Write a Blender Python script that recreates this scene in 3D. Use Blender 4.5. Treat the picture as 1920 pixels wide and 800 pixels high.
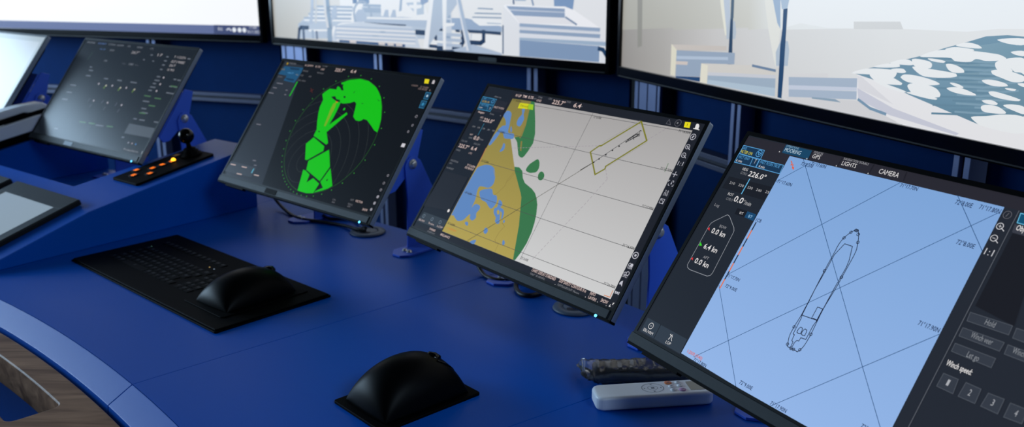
import bpy, bmesh, math, random
from mathutils import Vector, Matrix
random.seed(7)
C = bpy.context.scene.collection
PI = math.pi
for o in list(bpy.data.objects): bpy.data.objects.remove(o)

# ------------------------------------------------------------------ camera
# floor is z = 0, the console top is at z = 0.75, the eye at 1.335
EYE = 1.335
cam_d = bpy.data.cameras.new('camera'); cam = bpy.data.objects.new('camera', cam_d); C.objects.link(cam)
pitch, roll = math.radians(15.464), math.radians(-0.166)
r0 = Vector((1, 0, 0)); f0 = Vector((0, math.cos(pitch), -math.sin(pitch))); u0 = Vector((0, math.sin(pitch), math.cos(pitch)))
rt = r0*math.cos(roll)+u0*math.sin(roll); up = -r0*math.sin(roll)+u0*math.cos(roll)
cam.matrix_world = Matrix(((rt.x, up.x, -f0.x, 0), (rt.y, up.y, -f0.y, 0), (rt.z, up.z, -f0.z, EYE), (0, 0, 0, 1)))
cam_d.sensor_width = 36; cam_d.lens = 36*1714.4/1920; cam_d.clip_start = 0.05
cam_d.dof.use_dof = True; cam_d.dof.focus_distance = 1.15; cam_d.dof.aperture_fstop = 6.2; cam_d.dof.aperture_blades = 7
bpy.context.scene.camera = cam

# ------------------------------------------------------------------ view, world, daylight, added fill
sc = bpy.context.scene
sc.view_settings.view_transform = 'Standard'; sc.view_settings.look = 'None'
sc.view_settings.exposure = 0.0; sc.view_settings.gamma = 1.0; sc.view_settings.use_curve_mapping = False
wd = bpy.data.worlds.new('world'); sc.world = wd; wd.use_nodes = True
wd.node_tree.nodes['Background'].inputs[0].default_value = (0.55, 0.68, 0.9, 1)
wd.node_tree.nodes['Background'].inputs[1].default_value = 0.25
def area(name, loc, target, sx, sy, power, col):
    l = bpy.data.lights.new(name, 'AREA'); l.shape = 'RECTANGLE'; l.size = sx; l.size_y = sy; l.energy = power; l.color = col
    o = bpy.data.objects.new(name, l); C.objects.link(o); o.location = loc
    o.rotation_euler = (Vector(target)-Vector(loc)).to_track_quat('-Z', 'Y').to_euler(); return o
area('window_daylight', (-4.4, 3.2, 1.72), (-1.0, 3.2, 1.72), 3.0, 1.4, 205, (0.54, 0.77, 1.0))
area('added_ceiling_fill', (1.7, -0.9, 2.66), (1.7, -0.9, 0), 1.2, 1.2, 54, (0.60, 0.79, 1.0))  # unseen overhead fill, added to brighten brackets, posts and monitor sides

# ------------------------------------------------------------------ helpers
def lin(c):
    r = []
    for x in c:
        x = max(0, x)/255.0
        r.append(x/12.92 if x <= 0.04045 else ((x+0.055)/1.055)**2.4)
    return tuple(r)
MATS = {}
def mat(name, col, rough=0.5, metal=0.0, spec=0.5, bump=0.0, bscale=400, var=0.0, emit=None, estr=1.0, coat=0.0, trans=0.0, alpha=1.0):
    m = bpy.data.materials.new(name); m.use_nodes = True; nt = m.node_tree; b = nt.nodes['Principled BSDF']
    lc = lin(col)+(1,)
    b.inputs['Base Color'].default_value = lc; b.inputs['Roughness'].default_value = rough; b.inputs['Metallic'].default_value = metal
    b.inputs['Specular IOR Level'].default_value = spec; b.inputs['Coat Weight'].default_value = coat
    b.inputs['Transmission Weight'].default_value = trans; b.inputs['Alpha'].default_value = alpha
    if emit: b.inputs['Emission Color'].default_value = lin(emit)+(1,); b.inputs['Emission Strength'].default_value = estr
    if bump or var:
        tc = nt.nodes.new('ShaderNodeTexCoord'); nz = nt.nodes.new('ShaderNodeTexNoise'); nz.inputs['Scale'].default_value = bscale; nz.inputs['Detail'].default_value = 3
        nt.links.new(tc.outputs['Object'], nz.inputs['Vector'])
        if bump:
            bp = nt.nodes.new('ShaderNodeBump'); bp.inputs['Strength'].default_value = bump; bp.inputs['Distance'].default_value = 0.0006
            nt.links.new(nz.outputs['Fac'], bp.inputs['Height']); nt.links.new(bp.outputs['Normal'], b.inputs['Normal'])
        if var:
            mx = nt.nodes.new('ShaderNodeMix'); mx.data_type = 'RGBA'
            mx.inputs[6].default_value = tuple(x*(1-var) for x in lc[:3])+(1,); mx.inputs[7].default_value = tuple(min(1, x*(1+var)) for x in lc[:3])+(1,)
            nt.links.new(nz.outputs['Fac'], mx.inputs[0]); nt.links.new(mx.outputs[2], b.inputs['Base Color'])
    MATS[name] = m; return m
M_blue = mat('blue_lacquer', (1, 84, 184), 0.40, spec=0.14, bump=0.25, bscale=1500, var=0.05)
M_bluem = mat('blue_steel', (60, 104, 222), 0.45, spec=0.3, bump=0.1, bscale=900)
M_navy = mat('navy_board', (0, 36, 82), 0.8, spec=0.06, var=0.1, bscale=30)
M_alu = mat('anodised_aluminium', (112, 122, 156), 0.4, metal=0.4, bump=0.05)
M_rail = mat('dull_aluminium', (66, 70, 92), 0.45, metal=0.3)
M_slot = mat('profile_slot', (24, 30, 48), 0.7)
M_black = mat('black_plastic', (12, 13, 15), 0.45, spec=0.3, bump=0.1, bscale=2500)
M_gloss = mat('gloss_black', (4, 4, 5), 0.15, spec=0.22)
M_bez = mat('bezel_black', (4, 4, 5), 0.4, spec=0.1)
M_matte = mat('matte_black', (3, 3, 4), 0.6, spec=0.05)
M_hump = mat('satin_black', (4, 5, 6), 0.40, spec=0.055)
M_chin = mat('grey_textured_plastic', (27, 34, 38), 0.55, spec=0.25, bump=0.3, bscale=3000)
M_silver = mat('brushed_silver', (132, 144, 160), 0.4, metal=0.35, bump=0.1, bscale=200)
M_steel = mat('zinc_steel', (205, 210, 216), 0.3, metal=0.55)
M_grom = mat('grey_grommet', (78, 92, 108), 0.5)
M_cable = mat('black_rubber', (10, 11, 14), 0.5)
M_white = mat('white_plastic', (236, 240, 246), 0.4)
M_led = mat('blue_light', (20, 60, 90), 0.4, emit=(90, 200, 255), estr=3.0)
M_orange = mat('orange_legend', (40, 20, 8), 0.4, emit=(255, 120, 20), estr=1.6)
M_orange_b = mat('orange_lamp', (40, 20, 8), 0.4, emit=(255, 170, 30), estr=4.0)
M_orange_d = mat('dim_amber_legend', (40, 30, 12), 0.4, emit=(120, 90, 20), estr=0.5)
M_wall = mat('grey_wall_paint', (112, 116, 122), 0.8, var=0.03, bscale=8)
M_floor = mat('dark_grey_carpet', (40, 44, 54), 0.95, bump=0.6, bscale=900, var=0.2)
M_ceil = mat('ceiling_paint', (60, 62, 66), 0.9, var=0.02, bscale=5)
M_key = mat('key_black', (4, 5, 6), 0.6, spec=0.08)
M_legend = mat('grey_legend', (40, 46, 52), 0.5)
# walnut
def wood():
    m = bpy.data.materials.new('walnut'); m.use_nodes = True; nt = m.node_tree; b = nt.nodes['Principled BSDF']
    tc = nt.nodes.new('ShaderNodeTexCoord'); mp = nt.nodes.new('ShaderNodeMapping'); mp.inputs['Rotation'].default_value = (0, 0, math.radians(45)); mp.inputs['Scale'].default_value = (3, 26, 26)
    nz = nt.nodes.new('ShaderNodeTexNoise'); nz.inputs['Scale'].default_value = 1.6; nz.inputs['Detail'].default_value = 7; nz.inputs['Distortion'].default_value = 0.8
    cr = nt.nodes.new('ShaderNodeValToRGB'); e = cr.color_ramp.elements
    e[0].position = 0.3; e[0].color = lin((88, 60, 46))+(1,); e[1].position = 0.72; e[1].color = lin((166, 130, 104))+(1,)
    nt.links.new(tc.outputs['Object'], mp.inputs[0]); nt.links.new(mp.outputs[0], nz.inputs[0]); nt.links.new(nz.outputs[0], cr.inputs[0]); nt.links.new(cr.outputs[0], b.inputs['Base Color'])
    b.inputs['Roughness'].default_value = 0.42; b.inputs['Specular IOR Level'].default_value = 0.10; return m
M_wood = wood()
def plastic_film():
    m = bpy.data.materials.new('clear_film'); m.use_nodes = True; nt = m.node_tree; nt.nodes.remove(nt.nodes['Principled BSDF'])
    out = nt.nodes['Material Output']; tr = nt.nodes.new('ShaderNodeBsdfTransparent'); gl = nt.nodes.new('ShaderNodeBsdfGlossy'); gl.inputs['Roughness'].default_value = 0.18
    fr = nt.nodes.new('ShaderNodeFresnel'); fr.inputs['IOR'].default_value = 1.6
    df = nt.nodes.new('ShaderNodeBsdfDiffuse'); df.inputs[0].default_value = (.5, .55, .65, 1); m1 = nt.nodes.new('ShaderNodeMixShader'); m1.inputs[0].default_value = 0.10
    mx = nt.nodes.new('ShaderNodeMixShader'); nt.links.new(fr.outputs[0], mx.inputs[0]); nt.links.new(tr.outputs[0], m1.inputs[1]); nt.links.new(df.outputs[0], m1.inputs[2])
    nt.links.new(m1.outputs[0], mx.inputs[1]); nt.links.new(gl.outputs[0], mx.inputs[2]); nt.links.new(mx.outputs[0], out.inputs[0]); return m
M_film = plastic_film()
def screen_mat(name, rough, spec, sampling):
    m = bpy.data.materials.new(name); m.use_nodes = True; nt = m.node_tree; b = nt.nodes['Principled BSDF']
    at = nt.nodes.new('ShaderNodeAttribute'); at.attribute_name = 'picture'
    b.inputs['Base Color'].default_value = (0.012, 0.013, 0.015, 1); b.inputs['Roughness'].default_value = rough; b.inputs['Specular IOR Level'].default_value = spec
    nt.links.new(at.outputs['Color'], b.inputs['Emission Color']); b.inputs['Emission Strength'].default_value = 1.0
    m.cycles.emission_sampling = sampling; return m
M_disp = screen_mat('lit_display', 0.22, 0.085, 'NONE')
M_tv = screen_mat('lit_television_panel', 0.3, 0.15, 'AUTO')

def empty(name, loc, rz=0, label=None, cat=None, group=None):
    o = bpy.data.objects.new(name, None); C.objects.link(o); o.location = loc; o.rotation_euler = (0, 0, rz); o.empty_display_size = 0.05
    if label: o['label'] = label
    if cat: o['category'] = cat
    if group: o['group'] = group
    return o
def tag(o, label=None, cat=None, group=None, kind=None):
    for k, v in (('label', label), ('category', cat), ('group', group), ('kind', kind)):
        if v: o[k] = v
    return o
class MB:
    def __init__(s): s.bm = bmesh.new(); s.m = 0
    def face(s, vs, m=0):
        f = s.bm.faces.new(vs); f.material_index = m; return f
    def prism(s, pts, fn, t0, t1, m=0):
        """closed outline pts (a,b) swept from t0 to t1; fn(a,b,t) -> xyz"""
        lo = [s.bm.verts.new(fn(a, b, t0)) for a, b in pts]; hi = [s.bm.verts.new(fn(a, b, t1)) for a, b in pts]
        s.face(lo, m); s.face(list(reversed(hi)), m); n = len(pts)
        for i in range(n): s.face([lo[i], hi[i], hi[(i+1) % n], lo[(i+1) % n]], m)
        return s
    def box(s, x0, x1, y0, y1, z0, z1, m=0, fn=None):
        fn = fn or (lambda a, b, t: (a, b, t))
        return s.prism([(x0, y0), (x1, y0), (x1, y1), (x0, y1)], fn, z0, z1, m)
    def tube(s, pts, r, seg=10, m=0, cap=True):
        pts = [Vector(p) for p in pts]; rings = []; prev = None
        for i, p in enumerate(pts):
            t = (pts[min(i+1, len(pts)-1)]-pts[max(i-1, 0)]).normalized()
            if prev is None: a = t.orthogonal().normalized()
            else: a = (prev-t*prev.dot(t)).normalized()
            prev = a; b = t.cross(a); rr = r[i] if isinstance(r, (list, tuple)) else r
            rings.append([s.bm.verts.new(p+(a*math.cos(2*PI*k/seg)+b*math.sin(2*PI*k/seg))*rr) for k in range(seg)])
        for A, B in zip(rings, rings[1:]):
            for k in range(seg):
                f = s.face([A[k], A[(k+1) % seg], B[(k+1) % seg], B[k]], m); f.smooth = True
        if cap: s.face(list(reversed(rings[0])), m); s.face(rings[-1], m)
        return s
    def lathe(s, prof, o=(0, 0, 0), seg=28, m=0, ax=None):
        """profile (r,h) round an axis"""
        o = Vector(o); az = Vector(ax or (0, 0, 1)).normalized(); ax_ = az.orthogonal().normalized(); ay = az.cross(ax_)
        rings = []
        for r, h in prof:
            if r < 1e-6: rings.append([s.bm.verts.new(o+az*h)])
            else: rings.append([s.bm.verts.new(o+az*h+(ax_*math.cos(2*PI*k/seg)+ay*math.sin(2*PI*k/seg))*r) for k in range(seg)])
        for A, B in zip(rings, rings[1:]):
            for k in range(seg):
                k2 = (k+1) % seg
                if len(A) == 1: f = s.face([A[0], B[k2], B[k]], m) if len(B) > 1 else None
                elif len(B) == 1: f = s.face([A[k], A[k2], B[0]], m)
                else: f = s.face([A[k], A[k2], B[k2], B[k]], m)
                if f: f.smooth = True
        return s
    def build(s, name, mats, parent=None, bevel=0, seg=2, smooth=False, ang=35):
        bmesh.ops.recalc_face_normals(s.bm, faces=s.bm.faces)
        me = bpy.data.meshes.new(name); s.bm.to_mesh(me); s.bm.free()
        for m in (mats if isinstance(mats, (list, tuple)) else [mats]): me.materials.append(m)
        o = bpy.data.objects.new(name, me); C.objects.link(o)
        if parent: o.parent = parent
        if smooth:
            for p in me.polygons: p.use_smooth = True
        if bevel:
            b = o.modifiers.new('bevel', 'BEVEL'); b.width = bevel; b.segments = seg; b.limit_method = 'ANGLE'; b.angle_limit = math.radians(ang); b.harden_normals = False
        return o
def rrect(x0, x1, y0, y1, r, n=5):
    P = []
    for cx, cy, a0 in ((x1-r, y0+r, -90), (x1-r, y1-r, 0), (x0+r, y1-r, 90), (x0+r, y0+r, 180)):
        for k in range(n+1):
            a = math.radians(a0+90*k/n); P.append((cx+r*math.cos(a), cy+r*math.sin(a)))
    return P
def spline(pts, n=8):
    pts = [Vector(p) for p in pts]; out = []; P = [pts[0]*2-pts[1]]+pts+[pts[-1]*2-pts[-2]]
    for i in range(1, len(P)-2):
        for k in range(n):
            t = k/n; a, b, c, d = P[i-1], P[i], P[i+1], P[i+2]
            out.append(0.5*((2*b)+(c-a)*t+(2*a-5*b+4*c-d)*t*t+(3*b-a-3*c+d)*t**3))
    out.append(pts[-1]); return out

# text outlines from the built-in font
_font = {}
def glyphs(st, bold):
    k = (st, bold)
    if k not in _font:
        cu = bpy.data.curves.new('t', 'FONT'); cu.body = st; cu.size = 1; cu.resolution_u = 2; cu.offset = 0.010 if bold else -0.004
        o = bpy.data.objects.new('t', cu); C.objects.link(o); dg = bpy.context.evaluated_depsgraph_get(); dg.update()
        me = o.evaluated_get(dg).to_mesh(); vs = [(v.co.x, v.co.y) for v in me.vertices]; fs = [tuple(p.vertices) for p in me.polygons]
        o.evaluated_get(dg).to_mesh_clear(); bpy.data.objects.remove(o); bpy.data.curves.remove(cu); _font[k] = (vs, fs)
    return _font[k]
def smooth2(pts, closed, n=4):
    P = [Vector(p) for p in pts]; L = len(P); out = []
    for i in range(L if closed else L-1):
        if closed: a, b, c, d = P[i-1], P[i], P[(i+1) % L], P[(i+2) % L]
        else: a, b, c, d = P[max(i-1, 0)], P[i], P[i+1], P[min(i+2, L-1)]
        la, lb, lc = (b-a).length, (c-b).length, (d-c).length
        t1 = (c-a)*(lb/max(la+lb, 1e-6)); t2 = (d-b)*(lb/max(lb+lc, 1e-6))
        for k in range(n):
            t = k/n; out.append(b*(2*t**3-3*t*t+1)+t1*(t**3-2*t*t+t)+c*(-2*t**3+3*t*t)+t2*(t**3-t*t))
    if not closed: out.append(P[-1])
    return [(v.x, v.y) for v in out]
def picture(name, ops, fn, material, parent, step=0.009):
    """flat screen picture: shapes in screen millimetres, layered a few microns apart; fn(u,v,w) in metres"""
    V, F, COL = [], [], []
    lay = [0.0]
    def add(poly, cols):
        i = len(V); V.extend(fn(x/1000, y/1000, lay[0]/1000) for x, y in poly); F.append(tuple(range(i, i+len(poly)))); COL.extend(cols)
    def stroke(pts, w, c, closed):
        pts = [Vector((x, y)) for x, y in pts]; n = len(pts)
        if closed: seq = [(pts[i], pts[(i+1) % n]) for i in range(n)]
        else: seq = list(zip(pts, pts[1:]))
        for a, b in seq:
            d = b-a
            if d.length < 1e-4: continue
            d.normalize(); q = Vector((-d.y, d.x))*w/2; e = d*w*0.35
            add([a-e-q, b+e-q, b+e+q, a-e+q], [c]*4)
    def tri(poly, cols):
        from mathutils.geometry import tessellate_polygon
        vs = [Vector((x, y, 0)) for x, y in poly]
        i = len(V); V.extend(fn(x/1000, y/1000, lay[0]/1000) for x, y in poly); COL.extend(cols)
        for t in tessellate_polygon([vs]): F.append(tuple(i+k for k in t))
    for op in ops:
        lay[0] += step; k = op[0]
        if k == 'q': op = ['p', op[1], smooth2(op[2], True)]+op[3:]; k = 'p'
        if k == 'm': op = ['l', op[1], op[2], smooth2(op[3], False), op[4]]; k = 'l'
        if k == 'p':
            c = lin(op[1]); P = op[2]
            if len(op) > 3:
                c2 = lin(op[3]); ys = [p[1] for p in P]; lo, hi = min(ys), max(ys)
                tri(P, [tuple(c2[j]+(c[j]-c2[j])*(p[1]-lo)/(hi-lo) for j in range(3)) for p in P])
            else: tri(P, [c]*len(P))
        elif k == 'g': tri([p[0] for p in op[1]], [lin(p[1]) for p in op[1]])
        elif k == 'l': stroke(op[3], op[2], lin(op[1]), op[4])
        elif k == 'c':
            c = lin(op[1]); (x, y), r, w, n = op[2], op[3], op[4], op[5]
            P = [(x+r*math.cos(2*PI*i/n), y+r*math.sin(2*PI*i/n)) for i in range(n)]
            if w: stroke(P, w, c, 1)
            else: add(P, [c]*n)
        elif k == 't':
            c = lin(op[1]); st, x, y, wd, h, bo = op[2:8]; vs, fs = glyphs(st, bo)
            if not vs: continue
            x0 = min(v[0] for v in vs); x1 = max(v[0] for v in vs); sx = wd/(x1-x0); sy = h/0.73
            i = len(V); V.extend(fn((x+(a-x0)*sx)/1000, (y+b*sy)/1000, lay[0]/1000) for a, b in vs); COL.extend([c]*len(vs))
            F.extend(tuple(i+q for q in f) for f in fs)
    me = bpy.data.meshes.new(name); me.from_pydata(V, [], F); at = me.color_attributes.new('picture', 'FLOAT_COLOR', 'POINT')
    for i, c in enumerate(COL): at.data[i].color = (c[0], c[1], c[2], 1)
    me.materials.append(material); o = bpy.data.objects.new(name, me); C.objects.link(o); o.parent = parent; return o

# the console is a ring: centre CC, desk from radius 3.30 to 4.07
CC = Vector((-2.96, -1.05)); DESK = 0.75
def pol(r, deg, z): a = math.radians(deg); return (CC.x+r*math.cos(a), CC.y+r*math.sin(a), z)
def arc_prism(mb, prof, a0, a1, n, m=0):
    """closed (r,z) profile swept between two angles"""
    rings = []
    for k in range(n+1):
        a = a0+(a1-a0)*k/n; rings.append([mb.bm.verts.new(pol(r, a, z)) for r, z in prof])
    for A, B in zip(rings, rings[1:]):
        for i in range(len(prof)): mb.face([A[i], A[(i+1) % len(prof)], B[(i+1) % len(prof)], B[i]], m)
    mb.face(rings[0], m); mb.face(list(reversed(rings[-1])), m); return mb
# pictures shown on the displays, in millimetres of each screen; tv3 also holds a painted reflection
CONTENT = {"m4":[
["p",[29,34,43],[[5,20],[530,20],[530,316.5],[5,316.5]]],
["p",[38,36,44],[[4,315],[386.1,318.6],[394.2,302.2],[89.8,302.5],[88.7,286.5],[2.5,283.9]]],
["p",[33,37,46],[[370.9,302.7],[393.9,302.8],[487.5,112.8],[379.9,60.1]]],
["p",[124,163,214],[[87.3,302],[370.9,302.6],[380.3,15.5],[91.7,22.6]],[146,180,230]],
["l",[22,66,112],0.62,[[109.8,301.9],[318.8,101],[378.6,44.3]],0],
["l",[22,66,112],0.62,[[88.6,265.5],[122.7,299.9]],0],
["l",[22,66,112],0.62,[[95,134.8],[250,301.9]],0],
["l",[22,66,112],0.62,[[112.7,26.1],[368.5,295.7]],0],
["l",[22,66,112],0.62,[[244.5,20.2],[375.1,160.8]],0],
["l",[22,66,112],0.62,[[90.8,118],[190.6,19.8]],0],
["l",[22,66,112],0.62,[[319.6,302.8],[372.5,253.5]],0],
["l",[30,40,60],1.8,[[93.2,207.7],[93.4,196.1]],0],
["l",[220,110,70],1.8,[[93.4,196.1],[93.6,184.6]],0],
["l",[30,40,60],1.8,[[93.6,184.6],[93.7,173]],0],
["l",[220,110,70],1.8,[[93.7,173],[93.9,161.4]],0],
["l",[30,40,60],1.8,[[93.9,161.4],[94.1,149.9]],0],
["l",[220,110,70],1.8,[[94.1,149.9],[94.3,138.4]],0],
["l",[30,40,60],1.8,[[94.3,138.4],[94.5,126.9]],0],
["l",[220,110,70],1.8,[[94.5,126.9],[94.6,115.4]],0],
["l",[215,95,60],1.2,[[93.5,296],[97.2,293.2],[96.5,290.9],[99.5,292],[100.8,287.8]],0],
["p",[225,90,50],[[99.7,288.3],[103,289.6],[104.4,285]]],
["t",[12,34,74],"71°17.60N",124.7,297,22.4,4.6,1],
["t",[12,34,74],"72°8.50E",110.3,293.9,18.9,4.6,1],
["t",[12,34,74],"71°17.60N",90.3,264.3,23.7,4.6,1],
["t",[12,34,74],"1CB",91.1,209.3,8.7,4.6,1],
["t",[12,34,74],"71°17.70N",251.8,297.2,22,4.6,1],
["t",[12,34,74],"72°8.00E",321,293.5,19,5.2,1],
["t",[12,34,74],"71°17.80N",347.3,294.5,22.4,5.2,1],
["t",[12,34,74],"72°8.00E",343.9,253,19.7,5.2,1],
["t",[12,34,74],"71°17.90N",350,161.9,23.7,5.2,1],
["t",[12,34,74],"71°17.70N",94.8,131.5,21.5,4.4,1],
["t",[12,34,74],"72°9.00E",100.5,119,19.9,4.4,1],
["t",[214,96,78],"1:2000 (X40)",99.3,26.9,26.7,4.2,1],
["t",[12,34,74],"71°17.80N",114.6,21.7,22.4,4.4,1],
["t",[12,34,74],"72°9.00E",191.9,24.7,19.9,4.6,1],
["t",[12,34,74],"71°17.90N",242.3,21.2,23,4.6,1],
["t",[12,34,74],"72°8.50E",349.5,45.3,20.7,4.6,1],
["m",[14,20,44],0.85,[[232.3,235.9],[230.4,236.3],[229,235.9],[225.2,232.1],[220.5,223.5],[218.6,214.4],[218.8,205.7],[218.9,196.4],[219,185.1],[221.2,125],[220.4,109.2],[221,97.6],[224.3,88.8],[225.4,86.3]],0],
["l",[14,20,44],0.85,[[225.4,86.3],[230.7,86.1],[234.6,86.3],[240.5,85.7],[242.2,88.7]],0],
["m",[14,20,44],0.85,[[242.2,88.7],[244.1,93.7],[244.7,101.1],[244.8,109.3],[242.8,139.6],[243.8,166.3],[243.8,193.2],[243.2,213.2],[239.8,223.3],[235.6,232.2],[232.3,235.9]],0],
["l",[14,20,44],0.85,[[220.5,185.6],[220.3,201.5],[225.3,217.2],[236.1,217.1],[241.3,200.9],[242.5,192.7],[242.2,165.7],[242.8,126.1],[222,124.7],[220.2,158.1]],1],
["l",[14,20,44],0.85,[[222,124.7],[223.1,121],[223.9,101.7],[226,101.3],[226.6,94.5],[229,93.4],[229.5,86.8]],0],
["l",[14,20,44],0.85,[[242.8,124.9],[241.8,119.3],[242.2,101.9],[235.4,101.3],[235.2,97.1],[232.6,96.9],[231.2,93.6],[231.3,87.3]],0],
["l",[14,20,44],0.85,[[235,139.8],[242.2,140.1],[242.5,126.5],[235.2,125.3]],1],
["l",[14,20,44],0.85,[[235.2,125.3],[237.3,126.3],[239.9,126.4],[243.1,125.6]],0],
["l",[14,20,44],0.85,[[227.4,110.2],[228.5,112],[231.2,111.6],[232.2,109.1],[232.4,105.1],[229.6,104.5],[227.3,105],[226.9,107.6]],1],
["l",[14,20,44],0.85,[[233.6,110.2],[234.7,112.1],[237.4,111.7],[238.3,109.1],[238.6,105.1],[235.8,104.6],[233.5,105.1],[233.2,107.7]],1],
["c",[14,20,44],[229.6,235.8],1.6,0.75,10],
["c",[14,20,44],[231.4,235.6],1.6,0.75,10],
["c",[14,20,44],[225.1,231.9],1.6,0.75,10],
["c",[14,20,44],[220.6,223.3],1.6,0.75,10],
["c",[14,20,44],[235,231.9],1.6,0.75,10],
["c",[14,20,44],[239.8,223.3],1.6,0.75,10],
["c",[14,20,44],[219.2,180.5],1.6,0.75,10],
["c",[14,20,44],[243.3,180.3],1.6,0.75,10],
["c",[14,20,44],[220.4,109.2],1.6,0.75,10],
["c",[14,20,44],[244.8,109.3],1.6,0.75,10],
["c",[14,20,44],[224.1,88.7],1.6,0.75,10],
["c",[14,20,44],[230.9,86.2],1.6,0.75,10],
["c",[14,20,44],[234.6,86.3],1.6,0.75,10],
["c",[14,20,44],[242.1,88.9],1.6,0.75,10],
["p",[18,50,80],[[6.3,301.2],[44.4,301.2],[46,288.1],[6.7,289]]],
["l",[88,160,214],0.9,[[6.3,301.2],[44.4,301.2],[46,288.1],[6.7,289]],1],
["p",[18,50,80],[[6.3,288.6],[32.9,287.9],[34.6,276.2],[6.6,275.7]]],
["l",[88,160,214],0.9,[[6.3,288.6],[32.9,287.9],[34.6,276.2],[6.6,275.7]],1],
["p",[18,50,80],[[33,287.7],[44.4,287.8],[45.4,276.4],[34.6,276.2]]],
["l",[88,160,214],0.9,[[33,287.7],[44.4,287.8],[45.4,276.4],[34.6,276.2]],1],
["p",[18,50,80],[[45.1,287.9],[86.2,288.2],[87.4,276.2],[46,276.2]]],
["l",[88,160,214],0.9,[[45.1,287.9],[86.2,288.2],[87.4,276.2],[46,276.2]],1],
["t",[88,160,214],"AIS",7.2,295.9,7.1,4,0],
["t",[225,215,60],"FILTER ON",7.5,290.5,20.5,4.6,0],
["t",[88,160,214],"VECT GND",8.2,282.9,20.1,4.2,0],
["t",[225,222,222],"6 min",8,277.3,10.6,4,0],
["t",[225,222,222],"T",38.5,280.6,2.5,6.5,0],
["t",[88,160,214],"PAST POSN TRUE",48.1,282.9,33.8,4.4,0],
["t",[225,222,222],"4 min",49.2,277.2,10.5,4.2,0],
["c",[88,160,214],[38.7,295.3],4.6,0.8,20],
["l",[88,160,214],0.8,[[35.9,297.5],[41.6,295.9],[39.1,293.2]],1],
["t",[225,222,222],"HDG",26.4,268.1,9.3,4.2,0],
["t",[130,132,138],"GYRO",26.7,262.4,11.6,4,0],
["t",[225,222,222],"226.0°",40.6,262.7,29.5,7.6,1],
["p",[22,24,31],[[11.4,255.1],[86.9,257.1],[86.3,237.8],[10.3,237.5]]],
["t",[190,188,190],"210",18.2,245.8,9.3,3.6,0],
["t",[190,188,190],"220",34.5,246.1,9.2,3.6,0],
["t",[190,188,190],"230",50.6,246.4,8.9,3.6,0],
["t",[190,188,190],"240",66.2,246.6,8.8,3.6,0],
["t",[190,188,190],"25",81.7,247.5,5.9,3.6,0],
["l",[100,185,230],1.4,[[46.8,259.1],[47,237.3]],0],
["t",[225,222,222],"ROT",25.8,230.5,9.7,4,0],
["t",[130,132,138],"GYRO",27.1,223.8,11.8,3.8,0],
["t",[225,222,222],"0.0",40.3,224.9,15.8,8.4,1],
["t",[190,190,192],"°/min",57.4,224.9,13.6,6.2,0],
["t",[150,150,155],"Log",14.3,211.2,8.6,4,0],
["p",[19,20,27],[[53.4,218.1],[71.4,217.9],[71.7,209.4],[54,209.5]]],
["p",[20,68,108],[[71.4,217.9],[87.1,217.6],[87.9,208.4],[71.7,209.4]]],
["t",[225,222,222],"WT",60.3,211.2,6.8,4,0],
["t",[150,200,235],"BT",77,210.8,6.4,4,0],
["l",[150,154,162],0.7,[[43.5,205.3],[46.1,205.1],[49,204],[64.7,192.5],[67.7,188.7],[68.4,185.4],[71.5,128.8],[70.1,124.6],[65.8,122.4],[33.2,121.2],[27.9,122.8],[25.4,126.1],[24.5,183.1],[25.4,187.8],[28.2,191.4]],1],
["t",[160,160,165],"BOW",41.7,186.5,11.8,4,0],
["t",[225,222,222],"0.0 kn",33.3,176.1,25,7.6,1],
["t",[225,222,222],"6.4 kn",35.1,153.6,24.6,7.6,1],
["t",[160,160,165],"AFT",43.5,141.8,9.8,4,0],
["t",[225,222,222],"0.0 kn",33.6,131.8,25.9,7.6,1],
["p",[225,45,50],[[25.1,179.3],[27,182.1],[29.5,177.8]]],
["p",[60,215,40],[[26.4,154.6],[26,160],[31.2,156]]],
["p",[225,45,50],[[25.5,134.8],[27.7,137.7],[29.8,133.9]]],
["p",[44,54,66],[[9.8,41.7],[36.7,41.4],[38.2,21.7],[10.6,21.8]]],
["p",[44,54,66],[[37.9,41.3],[89.5,41],[91.1,21.2],[39,21.7]]],
["t",[225,222,222],"EBL/VRM",14,24,19.1,4.2,0],
["c",[225,222,222],[23,34.1],4,0.7,20],
["c",[225,222,222],[23,34.1],0.8,0,8],
["t",[225,222,222],"LOP",60.1,23.9,9.1,4.2,0],
["l",[225,222,222],0.7,[[60.5,36.5],[65.3,35.4],[66.1,31.8],[68.2,30]],0],
["l",[225,222,222],0.7,[[64.4,37.4],[61.6,30]],0],
["l",[225,222,222],0.7,[[61.3,37.1],[63.1,34],[62,29.8]],0],
["p",[20,66,98],[[72.7,315.5],[116.2,315.2],[117,303.2],[73.2,303.6]]],
["t",[140,180,205],"OPERATIONS",74.3,312.5,20.7,3,0],
["t",[190,215,230],"MOORING",75.1,306.1,26.4,5.8,0],
["t",[160,160,165],"DEVICES",119.8,312.4,13.8,3.3,0],
["t",[225,222,222],"GPS",120.6,306.2,12,5.8,0],
["t",[160,160,165],"NAVIGATION SIGNALS",165.2,312.8,35.4,3.3,0],
["t",[225,222,222],"LIGHTS",166,306,20.5,5.8,0],
["t",[225,222,222],"CAMERA",218.1,306.5,26.2,6.4,0],
["l",[22,22,28],0.9,[[116.2,315.2],[117,303.2]],0],
["l",[22,22,28],0.9,[[162.5,314.5],[161.9,302.5]],0],
["l",[22,22,28],0.9,[[207.4,315.4],[207.1,302.7]],0],
["l",[22,22,28],0.9,[[250.9,315.1],[252.8,305.1]],0],
["p",[200,200,200],[[67.7,303.4],[68.5,305.4],[70.1,303.6]]],
["p",[200,200,200],[[113.7,302.8],[114.5,304.8],[116,303]]],
["p",[200,200,200],[[159.5,302.9],[160.2,304.7],[161.6,303]]],
["p",[200,200,200],[[205.4,302.8],[206.1,304.5],[207.4,302.9]]],
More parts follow.
